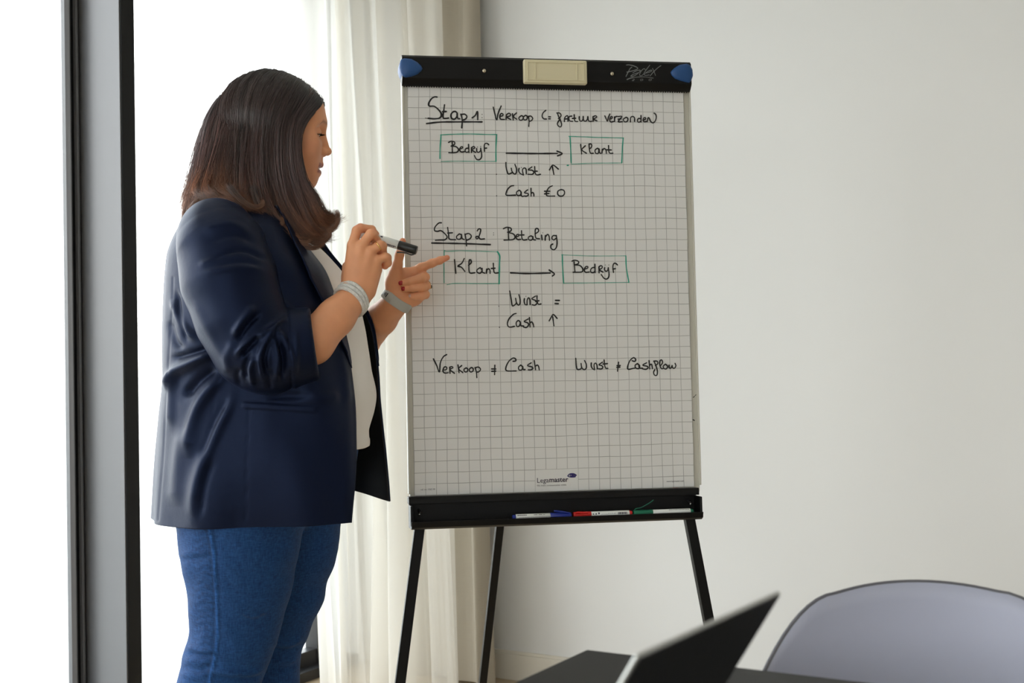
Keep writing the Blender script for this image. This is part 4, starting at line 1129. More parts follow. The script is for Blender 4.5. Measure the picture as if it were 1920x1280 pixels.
def pl_dist(P, poly):
    """2D distance to polyline + parameter 0..1 along it"""
    poly = np.array(poly, float); best = np.full(len(P), 1e9); par = np.zeros(len(P))
    seg = np.linalg.norm(np.diff(poly, axis=0), axis=1); tot = seg.sum(); acc = 0
    for i in range(len(poly) - 1):
        a = poly[i]; d = poly[i + 1] - a; h = np.clip(((P - a) @ d) / (d @ d + 1e-9), 0, 1)
        q = np.linalg.norm(P - a - h[:, None] * d, axis=1); m = q < best
        best[m] = q[m]; par[m] = (acc + h[m] * seg[i]) / tot; acc += seg[i]
    return best, par
def fold(V, N, folds, mask=None):
    """folds: (polyline px, width px, height m) raised (+) or sunk (-), on the side that faces the camera"""
    P = LP(V); face = np.clip(-N[:, 1] * 1.6 + .35, 0, 1)
    if mask is not None: face = face * mask
    D = np.zeros(len(V))
    for poly, w, h in folds:
        c = cr(poly, 14); lo = c.min(0) - 3 * w; hi = c.max(0) + 3 * w
        m = (P[:, 0] > lo[0]) & (P[:, 0] < hi[0]) & (P[:, 1] > lo[1]) & (P[:, 1] < hi[1])
        if not m.any(): continue
        d, t = pl_dist(P[m], c)
        taper = np.clip(np.minimum(t, 1 - t) * 5 + .15, 0, 1)
        D[m] += h * np.exp(-(d / w) ** 2) * taper
    return V + N * (D * face)[:, None]

def arr(lo, hi, st): return np.arange(lo, hi + st, st)
# non-uniform grid: fine where skin shows, coarse under the clothes
zs = np.r_[np.arange(-.01, 1.14, .009), np.arange(1.14, 1.72, .0017)]
xs = np.r_[np.arange(-.24, -.04, .004), np.arange(-.04, .47, .0017)]
ys = np.r_[np.arange(-.38, -.24, .005), np.arange(-.24, .15, .0018), np.arange(.15, .34, .004)]
B = Vol(xs, ys, zs)
# ---- head (frame: x forward, y left, z up, turned a little away from the camera)
HC = L(515, 240, 0.0); hy = math.radians(11)
HR = np.array([[math.cos(hy), -math.sin(hy), 0], [math.sin(hy), math.cos(hy), 0], [0, 0, 1.0]])
H = lambda x, y, z: HC + HR @ np.array([x, y, z])
def hell(c, r, k=.012, sub=False, tilt=0.0):
    ct, st = math.cos(tilt), math.sin(tilt)
    A = HR @ np.array([[ct, 0, st], [0, 1, 0], [-st, 0, ct]])
    B.ell(H(*c), r, A, k, sub)
hell((-.004, 0, .018), (.098, .074, .094))
hell((.046, 0, .030), (.058, .060, .058), .03)
hell((.030, 0, -.040), (.066, .060, .080), .03)
hell((.026, 0, -.080), (.052, .052, .048), .03)
hell((.062, 0, -.112), (.0225, .026, .020), .022)
hell((.060, 0, -.080), (.031, .032, .034), .02)
for sg in (-1, 1):
    hell((.062, .034 * sg, -.042), (.029, .026, .034), .022)
    B.cap(H(.094, .010 * sg, .010), H(.076, .044 * sg, .014), .011, .011, .018)
    B.cap(H(-.012, .072 * sg, .012), H(-.018, .076 * sg, -.036), .012, .008, .006)      # ear
    hell((.099, .031 * sg, -.012), (.014, .017, .012), .014, sub=True)
    hell((.083, .031 * sg, -.012), (.0128, .0135, .0128), .003)                                  # lid over the eyeball
    hell((.0965, .033 * sg, -.0185), (.006, .012, .0022), .002, sub=True)                       # eye slit, looking down
B.cap(H(.094, 0, .002), H(.104, 0, -.034), .0075, .0088, .010)
hell((.1085, 0, -.0475), (.0105, .0105, .0095), .007)
for sg in (-1, 1):
    hell((.099, .0125 * sg, -.0510), (.0105, .0068, .0075), .006)
    hell((.1035, .0068 * sg, -.0580), (.0050, .0030, .0028), .003, sub=True)
B.cap(H(.0955, 0, -.060), H(.094, 0, -.071), .004, .005, .008)
# lips: parted a little
B.chain([H(.074, -.025, -.0835), H(.0875, -.014, -.0785), H(.0935, 0, -.0765), H(.0875, .014, -.0785), H(.074, .025, -.0835)], [.0028, .0052, .0062, .0052, .0028], .005)
B.chain([H(.073, -.024, -.0860), H(.084, -.013, -.0915), H(.0885, 0, -.0935), H(.084, .013, -.0915), H(.073, .024, -.0860)], [.0028, .0055, .0064, .0055, .0028], .005)
hell((.092, 0, -.0850), (.016, .020, .0026), .002, sub=True)
# neck and trunk under the clothes
B.cap(H(-.022, 0, -.06), L(478, 408), .054, .058, .03)
B.cap(L(478, 405), L(455, 440), .062, .075, .03)
sh_n = L(410, 448, -.185); sh_f = L(425, 440, .175)
B.cap(L(460, 440, -.05), sh_n, .060, .058, .04); B.cap(L(460, 440, .05), sh_f, .060, .058, .04)
B.ell(L(480, 520), (.125, .155, .14), None, .05); B.ell(L(505, 640), (.145, .165, .16), None, .05)
B.ell(L(490, 800), (.155, .175, .17), None, .06); B.ell(L(460, 930), (.145, .18, .13), None, .05)
# legs
def legchain(pts, rad): B.chain([L(*p) for p in pts], rad, .03)
LN = [(448, 950, -.10), (448, 1090, -.105), (436, 1205, -.105), (404, 1310, -.105), (392, 1420, -.105), (392, 1580, -.10)]
LF_ = [(528, 955, .10), (512, 1095, .10), (492, 1205, .10), (478, 1310, .10), (468, 1420, .10), (462, 1560, .10)]
legchain(LN, [.115, .082, .066, .060, .056, .036]); legchain(LF_, [.115, .082, .066, .060, .056, .036])
for a in ((392, 1600, -.10), (462, 1580, .10)):
    p = L(*a); p[2] = .035; B.cap(p + np.array([-.03, 0, 0]), p + np.array([.14, 0, -.012]), .032, .022, .03)
    B.cap(p + np.array([0, 0, .06]), p, .036, .034, .02)
# ---- right arm (nearer the camera)
el_n = L(510, 680, -.215); wr_n = L(661, 560, -.135)
B.cap(sh_n, el_n, .055, .047, .02)
def lerp(a, b, t): return a + (b - a) * t
fm1, fm2 = L(585, 641, -.190), L(630, 594, -.158)
B.chain([el_n, fm1, fm2, wr_n], [.045, .0425, .0362, .0305], .014)
FN = lambda *p: L(*p)
# metacarpals from the wrist to the knuckles
kn = [(661, 459, -.138), (677, 461, -.142), (694, 470, -.140), (707, 487, -.134)]
wb = [(655, 553, -.133), (661, 556, -.137), (669, 560, -.136), (677, 563, -.131)]
for (a, b_, r1, r2) in zip(wb, kn, (.0185, .0175, .0175, .0165), (.0108, .0108, .0103, .0100)):
    B.cap(FN(*a), FN(*b_), r1, r2, .010)
B.cap(L(690, 545, -.125), L(705, 505, -.123), .0165, .0125, .012)
B.cap(L(654, 545, -.122), L(652, 500, -.118), .0145, .0115, .012)
B.cap(L(672, 540, -.118), L(682, 500, -.118), .015, .014, .012)
def finger(pts, rad, k=.003):
    """a chain blended with itself, then joined to the hand at its root"""
    B.chain([FN(*p) for p in pts], rad, k)
# each finger: knuckle, middle joint, end joint, tip
finger([(661, 461, -.138), (669, 432, -.128), (676, 427.5, -.124), (697, 430, -.108), (704, 440, -.098), (701, 446, -.090)], [.0108, .0096, .0092, .0082, .0076, .0066])
finger([(677, 462, -.142), (695, 438.5, -.140), (699, 438, -.136), (707, 452, -.120), (704, 461, -.106), (694, 460, -.094)], [.0106, .0096, .0094, .0084, .0080, .0066])
finger([(694, 471, -.140), (713, 459, -.136), (717, 461, -.130), (718, 474, -.112), (706, 476, -.100), (694, 468, -.094)], [.0102, .0092, .0092, .0082, .0076, .0064])
finger([(707, 488, -.134), (722, 481, -.130), (726, 483, -.126), (727.5, 493, -.116), (722, 498, -.108), (716, 494, -.103)], [.0098, .0084, .0086, .0078, .0072, .0062])
# thumb behind the hand, pad under the pen
B.chain([L(654, 520, -.118), L(664, 488, -.098), L(678, 468, -.088), L(693, 455, -.084)], [.0135, .0112, .0100, .0082], .006)
# ---- left arm (farther)
el_f = L(628, 700, .285); wr_f = L(748, 560, .085)
B.cap(sh_f, el_f, .052, .046, .02)
B.chain([el_f, L(676, 640, .235), L(715, 598, .150), wr_f], [.045, .0420, .034, .0285], .012)
# palm facing the camera
B.chain([L(742, 552, .085), L(741, 530, .080), L(742, 512, .074)], [.0240, .0195, .0150], .012)       # thenar side
B.chain([L(754, 558, .088), L(775, 556, .090), L(788, 550, .090)], [.0240, .0185, .0150], .012)       # heel side
B.chain([L(754, 545, .090), L(776, 520, .092)], [.0205, .0150], .012)
B.chain([L(756, 548, .092), L(783, 534, .094)], [.0205, .0160], .012)
B.chain([L(746, 535, .088), L(760, 514, .088), L(777, 510.5, .086)], [.0165, .0125, .0108], .010)
# thumb up, index pointing
B.chain([L(742, 514, .074), L(745, 497, .068), L(749, 478, .064), L(755, 452, .062)], [.0120, .0102, .0094, .0072], .006)
B.chain([L(776, 510, .086), L(790, 502, .082), L(810, 493.2, .076), L(825, 488, .073), L(838.5, 483, .070)], [.0112, .0100, .0085, .0076, .0060], .006)
# three fingers folded over the palm
def fold_finger(pts, rad): B.chain([L(*p) for p in pts], rad, .002)
fold_finger([(781, 517, .088), (794, 516.5, .082), (797, 519.5, .070), (790, 521.5, .060), (769, 527, .055), (752.5, 530.5, .056)], [.0105, .0102, .0104, .0100, .0086, .0066])
fold_finger([(783, 532, .092), (796, 533, .086), (799, 536, .074), (792, 538, .064), (773, 540, .058), (757, 541.5, .059)], [.0105, .0100, .0100, .0096, .0084, .0062])
fold_finger([(783, 548, .092), (795, 549, .086), (797.5, 552, .076), (790, 555, .067), (779, 555.5, .064), (771, 554.5, .065)], [.0100, .0098, .0098, .0094, .0082, .0064])
V, Q = surface_nets(B); del B
V = relax(V, Q, 1, .35)
me = np_mesh('body', V, Q)
# skin tint painted where the skin itself differs
base = np.array(srgb(224, 158, 117)[:3]); C = np.tile(base, (len(V), 1))
hl = (V - HC) @ HR
def blend(w, col):
    global C
    C = C * (1 - w[:, None]) + np.array(srgb(*col)[:3]) * w[:, None]
lipw = np.exp(-(np.clip(np.abs(hl[:, 2] + .0848) - .0085, 0, 1) / .0022) ** 2) * (hl[:, 0] > .070) * np.exp(-(np.clip(np.abs(hl[:, 1]) - .021, 0, 1) / .003) ** 2) * (hl[:, 0] > .084 - .35 * np.abs(hl[:, 1]))
blend(np.clip(lipw, 0, 1) * .85, (150, 84, 80))
chk = np.exp(-(((hl[:, 0] - .07) / .03) ** 2 + ((np.abs(hl[:, 1]) - .045) / .03) ** 2 + ((hl[:, 2] + .045) / .028) ** 2)); blend(chk * .3, (206, 124, 100))
brow = np.exp(-(((hl[:, 2] - .0075 - .10 * np.abs(hl[:, 1]) + 1.2 * np.clip(np.abs(hl[:, 1]) - .035, 0, 1)) / .0034) ** 2)) * (np.abs(hl[:, 1]) > .012) * (np.abs(hl[:, 1]) < .040) * (hl[:, 0] > .06); blend(np.clip(brow, 0, 1) * .45, (64, 44, 36))
scalp = 1 / (1 + np.exp(-((hl[:, 2] - .062) + 1.1 * (.088 - hl[:, 0])) / .0025)) * (hl[:, 2] > -.05) * (np.abs(hl[:, 1]) < .12); blend(np.clip(scalp, 0, 1) * .9, (34, 27, 26))
# redder finger tips and knuckles
for (p, r) in [((838, 483, .07), .014), ((755, 452, .062), .013), ((722, 496, -.108), .010), ((671, 424, -.128), .008), ((700, 433, -.138), .007), ((726, 482, -.126), .008)]:
    q = L(*p); w = np.exp(-(np.linalg.norm(V - q, axis=1) / r) ** 2); blend(w * .5, (214, 120, 98))
set_tint(me, C)
body = link('body', me, m_skin, person, True)

# eyes, teeth, lashes
for sg in (-1, 1):
    bm = bpy.data.meshes.new('eyeball'); import bmesh
    b_ = bmesh.new(); bmesh.ops.create_uvsphere(b_, u_segments=24, v_segments=16, radius=.0118)
    c_ = H(.0832, .031 * sg, -.0125)
    for v in b_.verts: v.co = Vector(v.co) + Vector(c_)
    b_.to_mesh(bm); b_.free(); link('eyeball', bm, m_eye, body, True)
    mb = MB(); c2 = H(.0940, .0315 * sg, -.0175)
    mb.tube([c2, H(.0948, .0315 * sg, -.0180)], [.0052, .0046], 16); V_ = mb.v; me_ = bpy.data.meshes.new('iris'); me_.from_pydata(V_, [], mb.f); link('iris', me_, m_iris, body)
    mb = MB()
    for i in range(26):
        t = i / 25; y = (.020 + .024 * t) * sg; x = .0955 - 9.0 * (t - .45) ** 2 * .0045
        a0 = H(x, y, -.0165); mb.tube([a0, H(x + .0045, y * 1.02, -.0185), H(x + .0085, y * 1.05, -.0178)], [.00035, .0003, .0001], 4, cap=False)
    me_ = bpy.data.meshes.new('eyelashes'); me_.from_pydata(mb.v, [], mb.f); link('eyelashes', me_, m_hairbase, body)
mb = MB()
for i in range(8):
    a = (i - 3.5) / 3.5
    c_ = H(.0840 - .010 * a * a, .0145 * a, -.0832); mb.box(c_, (.0015, .0019, .0030), HR.T)
me_ = bpy.data.meshes.new('teeth'); me_.from_pydata(mb.v, [], mb.f); link('teeth', me_, m_teeth, body)
# nails
def nail(c, ax, nr, ln, wd, m, label=None):
    """small curved plate: ax along the finger, nr outward"""
    ax = np.array(ax, float); ax /= np.linalg.norm(ax); nr = np.array(nr, float); nr -= ax * (nr @ ax); nr /= np.linalg.norm(nr); sd = np.cross(ax, nr)
    G = []
    for i in range(7):
        t = -1 + 2 * i / 6; row = []
        for j in range(7):
            s_ = -1 + 2 * j / 6; w_ = wd * math.sqrt(max(0.05, 1 - max(0, abs(t)) ** 4 * .8))
            row.append(c + ax * ln * t + sd * w_ * s_ + nr * (.0006 - .0016 * s_ * s_ - .0010 * t * t))
        G.append(row)
    mb = MB().grid(np.array(G)); me_ = bpy.data.meshes.new('fingernail'); me_.from_pydata(mb.v, [], mb.f)
    o = link('fingernail', me_, m, body, True); so = o.modifiers.new('t', 'SOLIDIFY'); so.thickness = .0008; so.offset = 0
    if label: tag(o, label)
a_ = L(752.5, 530.5, .056); d_ = L(752.5, 530.5, .056) - L(769, 527, .055)
nail(a_ + np.array([-.0005, -.0064, 0]), d_, (-.25, -1, -.15), .0052, .0048, m_nail, 'dark red varnished nail')
a_ = L(757, 541.5, .059); d_ = L(757, 541.5, .059) - L(773, 540, .058)
nail(a_ + np.array([-.0005, -.0060, 0]), d_, (-.25, -1, -.1), .0046, .0042, m_nail, 'dark red varnished nail')
a_ = L(771, 554.5, .065); nail(a_ + np.array([-.002, -.0058, 0]), (-1, 0, .1), (-.5, -1, 0), .0032, .0034, m_nailclear)
a_ = L(838.5, 483, .070); nail(a_ + np.array([-.002, .0056, .0010]), a_ - L(825, 488, .073), (0, 1, .2), .0045, .004, m_nail)
a_ = L(755, 452, .062); nail(a_ + np.array([.0, .0066, .001]), a_ - L(749, 478, .064), (0, 1, .1), .006, .005, m_nail)
a_ = L(716, 494, -.103); nail(a_ + np.array([.0, .004, -.004]), (-.5, .3, .2), (0, .5, -1), .004, .0035, m_nail)

def loc_obj(name, mb, m, parent=person, smooth=False, bevel=0):
    me_ = bpy.data.meshes.new(name); me_.from_pydata([tuple(v) for v in mb.v], [], mb.f); me_.update()
    o = link(name, me_, m, parent, smooth)
    if bevel:
        b2 = o.modifiers.new('bevel', 'BEVEL'); b2.width = bevel; b2.segments = 2; b2.limit_method = 'ANGLE'; b2.harden_normals = True
        me_.polygons.foreach_set('use_smooth', np.ones(len(me_.polygons), bool))
    return o
def ring(name, c, ax, r, w, th_, m, ex=1.0, wob=None, n=40, label=None, parent=person, up=(0, 0, 1)):
    """band around axis ax: radius r (r*ex along the second axis), width w, thickness th_"""
    ax = np.array(ax, float); ax /= np.linalg.norm(ax); u = np.array(up, float); u -= ax * (u @ ax); u /= np.linalg.norm(u); v = np.cross(ax, u)
    mb = MB(); G = []
    for i in range(n):
        a = 2 * math.pi * i / n; d = u * math.cos(a) * r + v * math.sin(a) * r * ex; o_ = d / np.linalg.norm(d); row = []
        for k in range(9):
            b_ = 2 * math.pi * k / 8; row.append(c + d + o_ * th_ * math.cos(b_) + ax * w * math.sin(b_))
        G.append(row)
    G.append(G[0]); mb.grid(np.array(G))
    o = loc_obj(name, mb, m, parent, True)
    if label: tag(o, label)
    return o
# gold ring of the right hand, ring with stone of the left hand
a_ = lerp(L(694, 471, -.140), L(713, 459, -.136), .80)
ring('finger_ring', a_, L(713, 459, -.136) - L(694, 471, -.140), .0100, .0014, .0009, m_gold, label='plain gold finger ring')
a_ = L(798.5, 534.5, .080); o = ring('finger_ring', a_, L(799, 536, .074) - L(796, 533, .088), .0104, .0012, .0008, m_gold, label='gold finger ring with dark stone')
st = L(807.5, 537.5, .078)
mb = MB().tube([st + np.array([-.0035, 0, 0]), st + np.array([.0010, 0, 0])], [.0040, .0044], 16); loc_obj('ring_setting', mb, m_gold, o)
mb = MB().tube([st + np.array([.0010, 0, 0]), st + np.array([.0030, 0, 0])], [.0040, .0026], 12); loc_obj('ring_stone', mb, m_stone, o)
# bracelet: three turns of white glittering cord
bax = wr_n - fm1; bax /= np.linalg.norm(bax); bc_ = L(659, 561.5, -.136)
for k_, (sh_, tl) in enumerate(((-.0072, .10), (.0, .02), (.0070, -.07))):
    ax_ = bax + np.array([.0, .35, 0]) * 1.0 + np.array([0, 0, tl])
    o = ring('bracelet_turn' if k_ else 'bracelet', bc_ + bax * sh_, ax_, .0350, .0042, .0042, m_brace, .92, n=64, parent=person if not k_ else br0)
    if not k_: br0 = o; tag(o, 'white glittering wrap bracelet')
# watch on the left wrist: band, buckle end with slots
wax = L(762, 532, .09) - L(728, 580, .10); wax /= np.linalg.norm(wax); wc = L(744.5, 562.5, .088)
G = []; u_ = np.array([0, -1., 0]); u_ -= wax * (u_ @ wax); u_ /= np.linalg.norm(u_); v_ = np.cross(wax, u_)
if v_ @ np.array([1., 0, 0]) < 0: v_ = -v_
for i in range(73):
    a = 2 * math.pi * i / 72; d = u_ * math.cos(a) * .0300 + v_ * math.sin(a) * .0335; o_ = d / np.linalg.norm(d)
    row = []
    hw_ = .0105 + .0012 * max(0, -math.sin(a))
    for (q, t) in ((-1, -.0008), (-1, .0012), (-.8, .0020), (.8, .0020), (1, .0012), (1, -.0008), (-1, -.0008)):
        row.append(wc + d + o_ * t + wax * hw_ * q)
    G.append(row)
wt = loc_obj('wrist_watch', MB().grid(np.array(G)), m_watch, person, True); tag(wt, 'pale grey rubber watch band')
# overlapping strap end, slots and the watch case at the back of the wrist
a0 = -math.radians(38)
for k_ in range(3):
    a = a0 - k_ * .13; d = u_ * math.cos(a) * .0322 + v_ * math.sin(a) * .0357; o_ = d / np.linalg.norm(d); t_ = np.cross(wax, o_)
    loc_obj('strap_slot', MB().box(wc + d, (.0052 - .0012 * k_, .0012, .0007), [wax, t_, o_]), m_watchdark, wt)
G = []
for i in range(24):
    a = math.radians(-12) - math.radians(66) * i / 23; d = u_ * math.cos(a) * .0318 + v_ * math.sin(a) * .0353; o_ = d / np.linalg.norm(d)
    hw_ = .0098 * (1 - .0 if i < 20 else math.sqrt(max(0.02, 1 - ((i - 19) / 4.2) ** 2)))
    G.append([wc + d + o_ * t + wax * hw_ * q for (q, t) in ((-1, -.001), (-1, .0006), (1, .0006), (1, -.001))])
loc_obj('strap_end', MB().grid(np.array(G)), m_watch, wt, True)
d = -u_ * .0335; loc_obj('watch_case', MB().box(wc + d, (.016, .019, .0045), [wax, v_, u_]), m_watchdark, wt, bevel=.003)

# pen in the right hand
wl2 = lambda p: np.array(person.matrix_world @ Vector(p))
hp = marker_pen(wl2(L(667, 435.5, -.100)), wl2(L(781.5, 469.5, -.108)), .0093, m_penblack, 'black capped white marker pen held in her right hand', .30,
                wl2((0, -.35, -1)) - wl2((0, 0, 0)), [(.985, .95), (.94, 1.35), (.86, 1.30), (.78, 1.45), (.715, 1.75)])
pen_print(hp, [(.52, .575, .55, .85)] + scatter_text(.50, .93, -.72, .26, 13, 11) + scatter_text(.48, .9, -.9, .1, 14, 12))

# ------------------------------------------------------------------ clothes
def XL(px, z, dy):
    dep = PD + dy
    return ((px - 960) / FPX * dep + (z - CAMH) * math.sin(ROLL)) / math.cos(ROLL) - PXO
# jeans
J = Vol(arr(-.22, .27, .004), arr(-.26, .26, .004), arr(.03, 1.03, .0042))
def col_chain(vol, pts, k=.03): vol.chain([L(p[0], p[1], p[2]) for p in pts], [p[3] for p in pts], k)
J.ell(L(497, 838), (.196, .195, .17), None, .03)
J.ell(L(455, 925, 0), (.150, .205, .13), None, .05)
col_chain(J, [(452, 960, -.095, .134), (449, 1030, -.098, .118), (450, 1078, -.10, .106), (447, 1111, -.10, .099), (443, 1149, -.10, .0915), (438, 1191, -.10, .0855), (427, 1228, -.10, .081), (418, 1252, -.10, .081), (405, 1290, -.10, .077), (394, 1350, -.10, .070), (390, 1450, -.10, .062), (390, 1585, -.10, .056)], .012)
col_chain(J, [(528, 960, .095, .132), (528, 1022, .098, .121), (521, 1102, .10, .100), (503, 1165, .10, .0895), (492, 1205, .10, .081), (493, 1238, .10, .0785), (493, 1285, .10, .077), (484, 1350, .10, .071), (472, 1450, .10, .062), (464, 1575, .10, .056)], .012)
J.d = np.maximum(J.d, (J.ax[2][None, None, :] - .99)); J.d = np.maximum(J.d, (.085 - J.ax[2][None, None, :]))
V, Q = surface_nets(J); N = vnormals(V, Q)
jf = [([(388, 975), (399, 1030), (404, 1090), (407, 1150), (406, 1205), (399, 1245), (388, 1290)], 2.6, .0022)]
jf += [([(338, 1040), (365, 1036), (392, 1038)], 5, .0035), ([(340, 1050), (365, 1048), (390, 1047)], 4, -.003)]
for k_, y in enumerate(range(996, 1220, 13)):
    jf.append(([(372 + 6 * math.sin(k_ * 2.3), y + 3), (390, y), (402, y + 1)], 3.5, .0016)); jf.append(([(412, y + 5), (425 + 5 * math.cos(k_), y + 8)], 3.5, .0009))
jf += [([(352, 1212), (380, 1219), (404, 1221)], 5, .0055), ([(352, 1224), (378, 1229), (398, 1230)], 4, -.004), ([(346, 1236), (372, 1240), (396, 1240)], 6, .0045), ([(340, 1250), (370, 1256), (392, 1253)], 4, -.0035), ([(336, 1262), (365, 1268), (390, 1264)], 6, .003),
       ([(392, 1257), (430, 1262), (470, 1262), (497, 1252)], 6, .006), ([(396, 1268), (430, 1274), (470, 1274), (492, 1266)], 6, -.005),
       ([(510, 1206), (540, 1208), (566, 1196)], 5, .005), ([(505, 1216), (540, 1220), (562, 1212)], 5, -.0045), ([(512, 1232), (540, 1238), (560, 1232)], 6, .004), ([(505, 1250), (535, 1254), (558, 1244)], 5, -.003),
       ([(450, 1152), (470, 1158), (496, 1151)], 2.0, .0014)]
V = fold(V, N, jf)
n_ = .0012 * np.sin(V[:, 2] * 70 + 3 * np.sin(V[:, 0] * 30)) * np.sin(V[:, 0] * 45 + V[:, 2] * 14); V = V + N * n_[:, None]
P = LP(V); C = np.ones((len(V), 3))
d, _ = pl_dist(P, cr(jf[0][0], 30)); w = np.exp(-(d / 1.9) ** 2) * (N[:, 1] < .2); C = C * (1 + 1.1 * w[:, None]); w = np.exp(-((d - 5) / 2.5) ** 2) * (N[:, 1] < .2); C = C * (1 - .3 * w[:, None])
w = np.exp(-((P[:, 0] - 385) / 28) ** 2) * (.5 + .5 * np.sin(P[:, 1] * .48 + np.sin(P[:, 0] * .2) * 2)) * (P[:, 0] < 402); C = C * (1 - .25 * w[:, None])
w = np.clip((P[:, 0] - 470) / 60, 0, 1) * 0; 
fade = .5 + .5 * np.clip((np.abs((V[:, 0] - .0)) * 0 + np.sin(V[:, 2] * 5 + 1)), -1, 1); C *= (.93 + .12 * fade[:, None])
d, _ = pl_dist(P, cr([(455, 1153), (475, 1158), (497, 1151)], 10)); w = np.exp(-(d / 1.3) ** 2) * (N[:, 1] < 0); C = C * (1 - w[:, None]) + w[:, None] * np.array([2.6, 1.2, .9]) * .9
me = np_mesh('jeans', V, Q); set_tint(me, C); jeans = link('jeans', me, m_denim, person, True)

# shoes
for (a, nm) in (((392, 1600, -.10), 0), ((462, 1580, .10), 1)):
    S = Vol(arr(-.25, .32, .004), arr(-.18, .18, .004), arr(-.004, .14, .004)); p = L(*a)
    p[2] = .045; S.cap(p + np.array([-.035, 0, .0]), p + np.array([.13, 0, -.008]), .043, .034, .02); S.cap(p, p + np.array([-.01, 0, .045]), .046, .044, .02)
    S.d = np.maximum(S.d, (.002 - S.ax[2][None, None, :]))
    V, Q = surface_nets(S); link('shoe', np_mesh('shoe', V, Q), m_shoe, person, True)

# knitted top: stacked ovals
def oval_loft(levels, nz, nu, expo=2.3):
    lv = np.array(levels, float); zz = np.linspace(lv[0, 0], lv[-1, 0], nz)
    c = cr(lv, nz * 3); 
    I = [np.interp(zz, c[:, 0], c[:, k]) for k in range(lv.shape[1])]
    G = np.zeros((nz, nu + 1, 3))
    for i in range(nz):
        z, xb, xf, w_ = zz[i], I[1][i], I[2][i], I[3][i]
        cx, rx = (xb + xf) / 2, (xf - xb) / 2
        t = np.linspace(0, 2 * np.pi, nu + 1)
        ct, st = np.cos(t), np.sin(t)
        G[i, :, 0] = cx + rx * np.sign(ct) * np.abs(ct) ** (2 / expo); G[i, :, 1] = w_ * np.sign(st) * np.abs(st) ** (2 / expo); G[i, :, 2] = z
    return G
Zp = lambda py: CAMH - (py - 640) / (FPX / PD)
sl = [(Zp(833), 688.5), (Zp(826), 689.5), (Zp(802), 690.5), (Zp(764), 698), (Zp(734), 701), (Zp(700), 696.5), (Zp(650), 687), (Zp(608), 680), (Zp(560), 668), (Zp(515), 645), (Zp(480), 616), (Zp(455), 590), (Zp(425), 555), (Zp(408), 530)]
lev = []
for i, (z, px) in enumerate(sl):
    w_ = np.interp(z, [.93, 1.1, 1.2, 1.3, 1.38, 1.42], [.180, .172, .158, .125, .09, .06]); bpx = np.interp(z, [.93, 1.1, 1.3, 1.42], [335, 335, 345, 430])
    lev.append((z, XL(bpx, z, 0), XL(px, z, 0), w_))
G = oval_loft(lev, 150, 160, 2.0)
for i in range(G.shape[0]):
    z = G[i, :, 2]; a = np.linspace(0, 2 * np.pi, G.shape[1])
    f_ = .0022 * np.sin(a * 9 + 6 * np.sin(z * 9)) * np.clip((1.25 - z) * 4, 0, 1); G[i, :, 0] += f_ * np.cos(a); G[i, :, 1] += f_ * np.sin(a)
    if i < 5: G[i, :, 0] += .0012 * np.cos(a)
sh = loc_obj('knit_top', MB().grid(G), m_shirt, person, True); so = sh.modifiers.new('t', 'SOLIDIFY'); so.thickness = .003
hem = G[5].copy(); 

# blazer body: open sheet lofted through plan sections
#      z     back  nearE dyN   farE  dyF   W     side px
JL = [(.794, 287, 662.5, -.190, 734, .165, .232, 455), (.84, 290, 664.5, -.182, 731, .160, .236, 460), (.90, 293, 667, -.168, 725, .155, .236, 462), (.96, 296, 668.5, -.152, 719, .150, .232, 465),
      (1.02, 300, 669, -.138, 715, .142, .228, 468), (1.08, 308, 662, -.122, 713, .132, .224, 470), (1.14, 309.5, 651, -.110, 706, .120, .220, 470), (1.20, 310, 637, -.098, 694, .108, .216, 468),
      (1.26, 311, 621, -.086, 671, .096, .210, 464), (1.30, 313, 606, -.078, 650, .088, .205, 462), (1.345, 318, 576, -.066, 618, .076, .192, 460), (1.39, 334, 556, -.058, 590, .062, .160, 458), (1.42, 352, 543, -.052, 562, .052, .125, 458), (1.45, 398, 530, -.046, 540, .046, .080, 462), (1.462, 410, 522, -.044, 530, .044, .066, 465)]
cj = cr([(a[0] * 10, *a[1:]) for a in JL], 400); cj[:, 0] /= 10
NZ, NU = 300, 300
zz = np.r_[np.linspace(.794, 1.462, NZ)]
JI = [np.interp(zz, cj[:, 0], cj[:, k]) for k in range(8)]
G = np.zeros((NZ, NU, 3))
for i in range(NZ):
    z, bpx, en, dn, ef, df_, W_, sp_ = [JI[k][i] for k in range(8)]
    xb = XL(bpx, z, 0); xn = XL(en, z, dn); xf = XL(ef, z, df_); xs_ = XL(sp_, z, -W_)
    tl = np.clip((1.1 - z) / .3, 0, 1)          # boxier near the hem
    pts = [(xn, dn), (xn + (xs_ - xn) * .10, dn + (-W_ - dn) * .38), (xn + (xs_ - xn) * .36, dn + (-W_ - dn) * .82), (xs_ + (xn - xs_) * .28, -W_ * .992), (xs_, -W_), (xs_ + (xb - xs_) * (.48 - .06 * tl), -W_ * (.92 + .03 * tl)), (xs_ + (xb - xs_) * (.84 - .07 * tl), -W_ * (.60 + .02 * tl)), (xb - (xb - xs_) * .01, -W_ * .08),
           (xb + .004, W_ * .25), (xs_ + (xb - xs_) * .86, W_ * .66), (xs_ + (xb - xs_) * .50, W_ * .93), (xs_, W_), (xs_ + (xf - xs_) * .35, W_ * .97), (xs_ + (xf - xs_) * .75, (W_ * .55 + df_ * .45)), (xf, df_)]
    G[i, :, :2] = cr(pts, NU); G[i, :, 2] = z
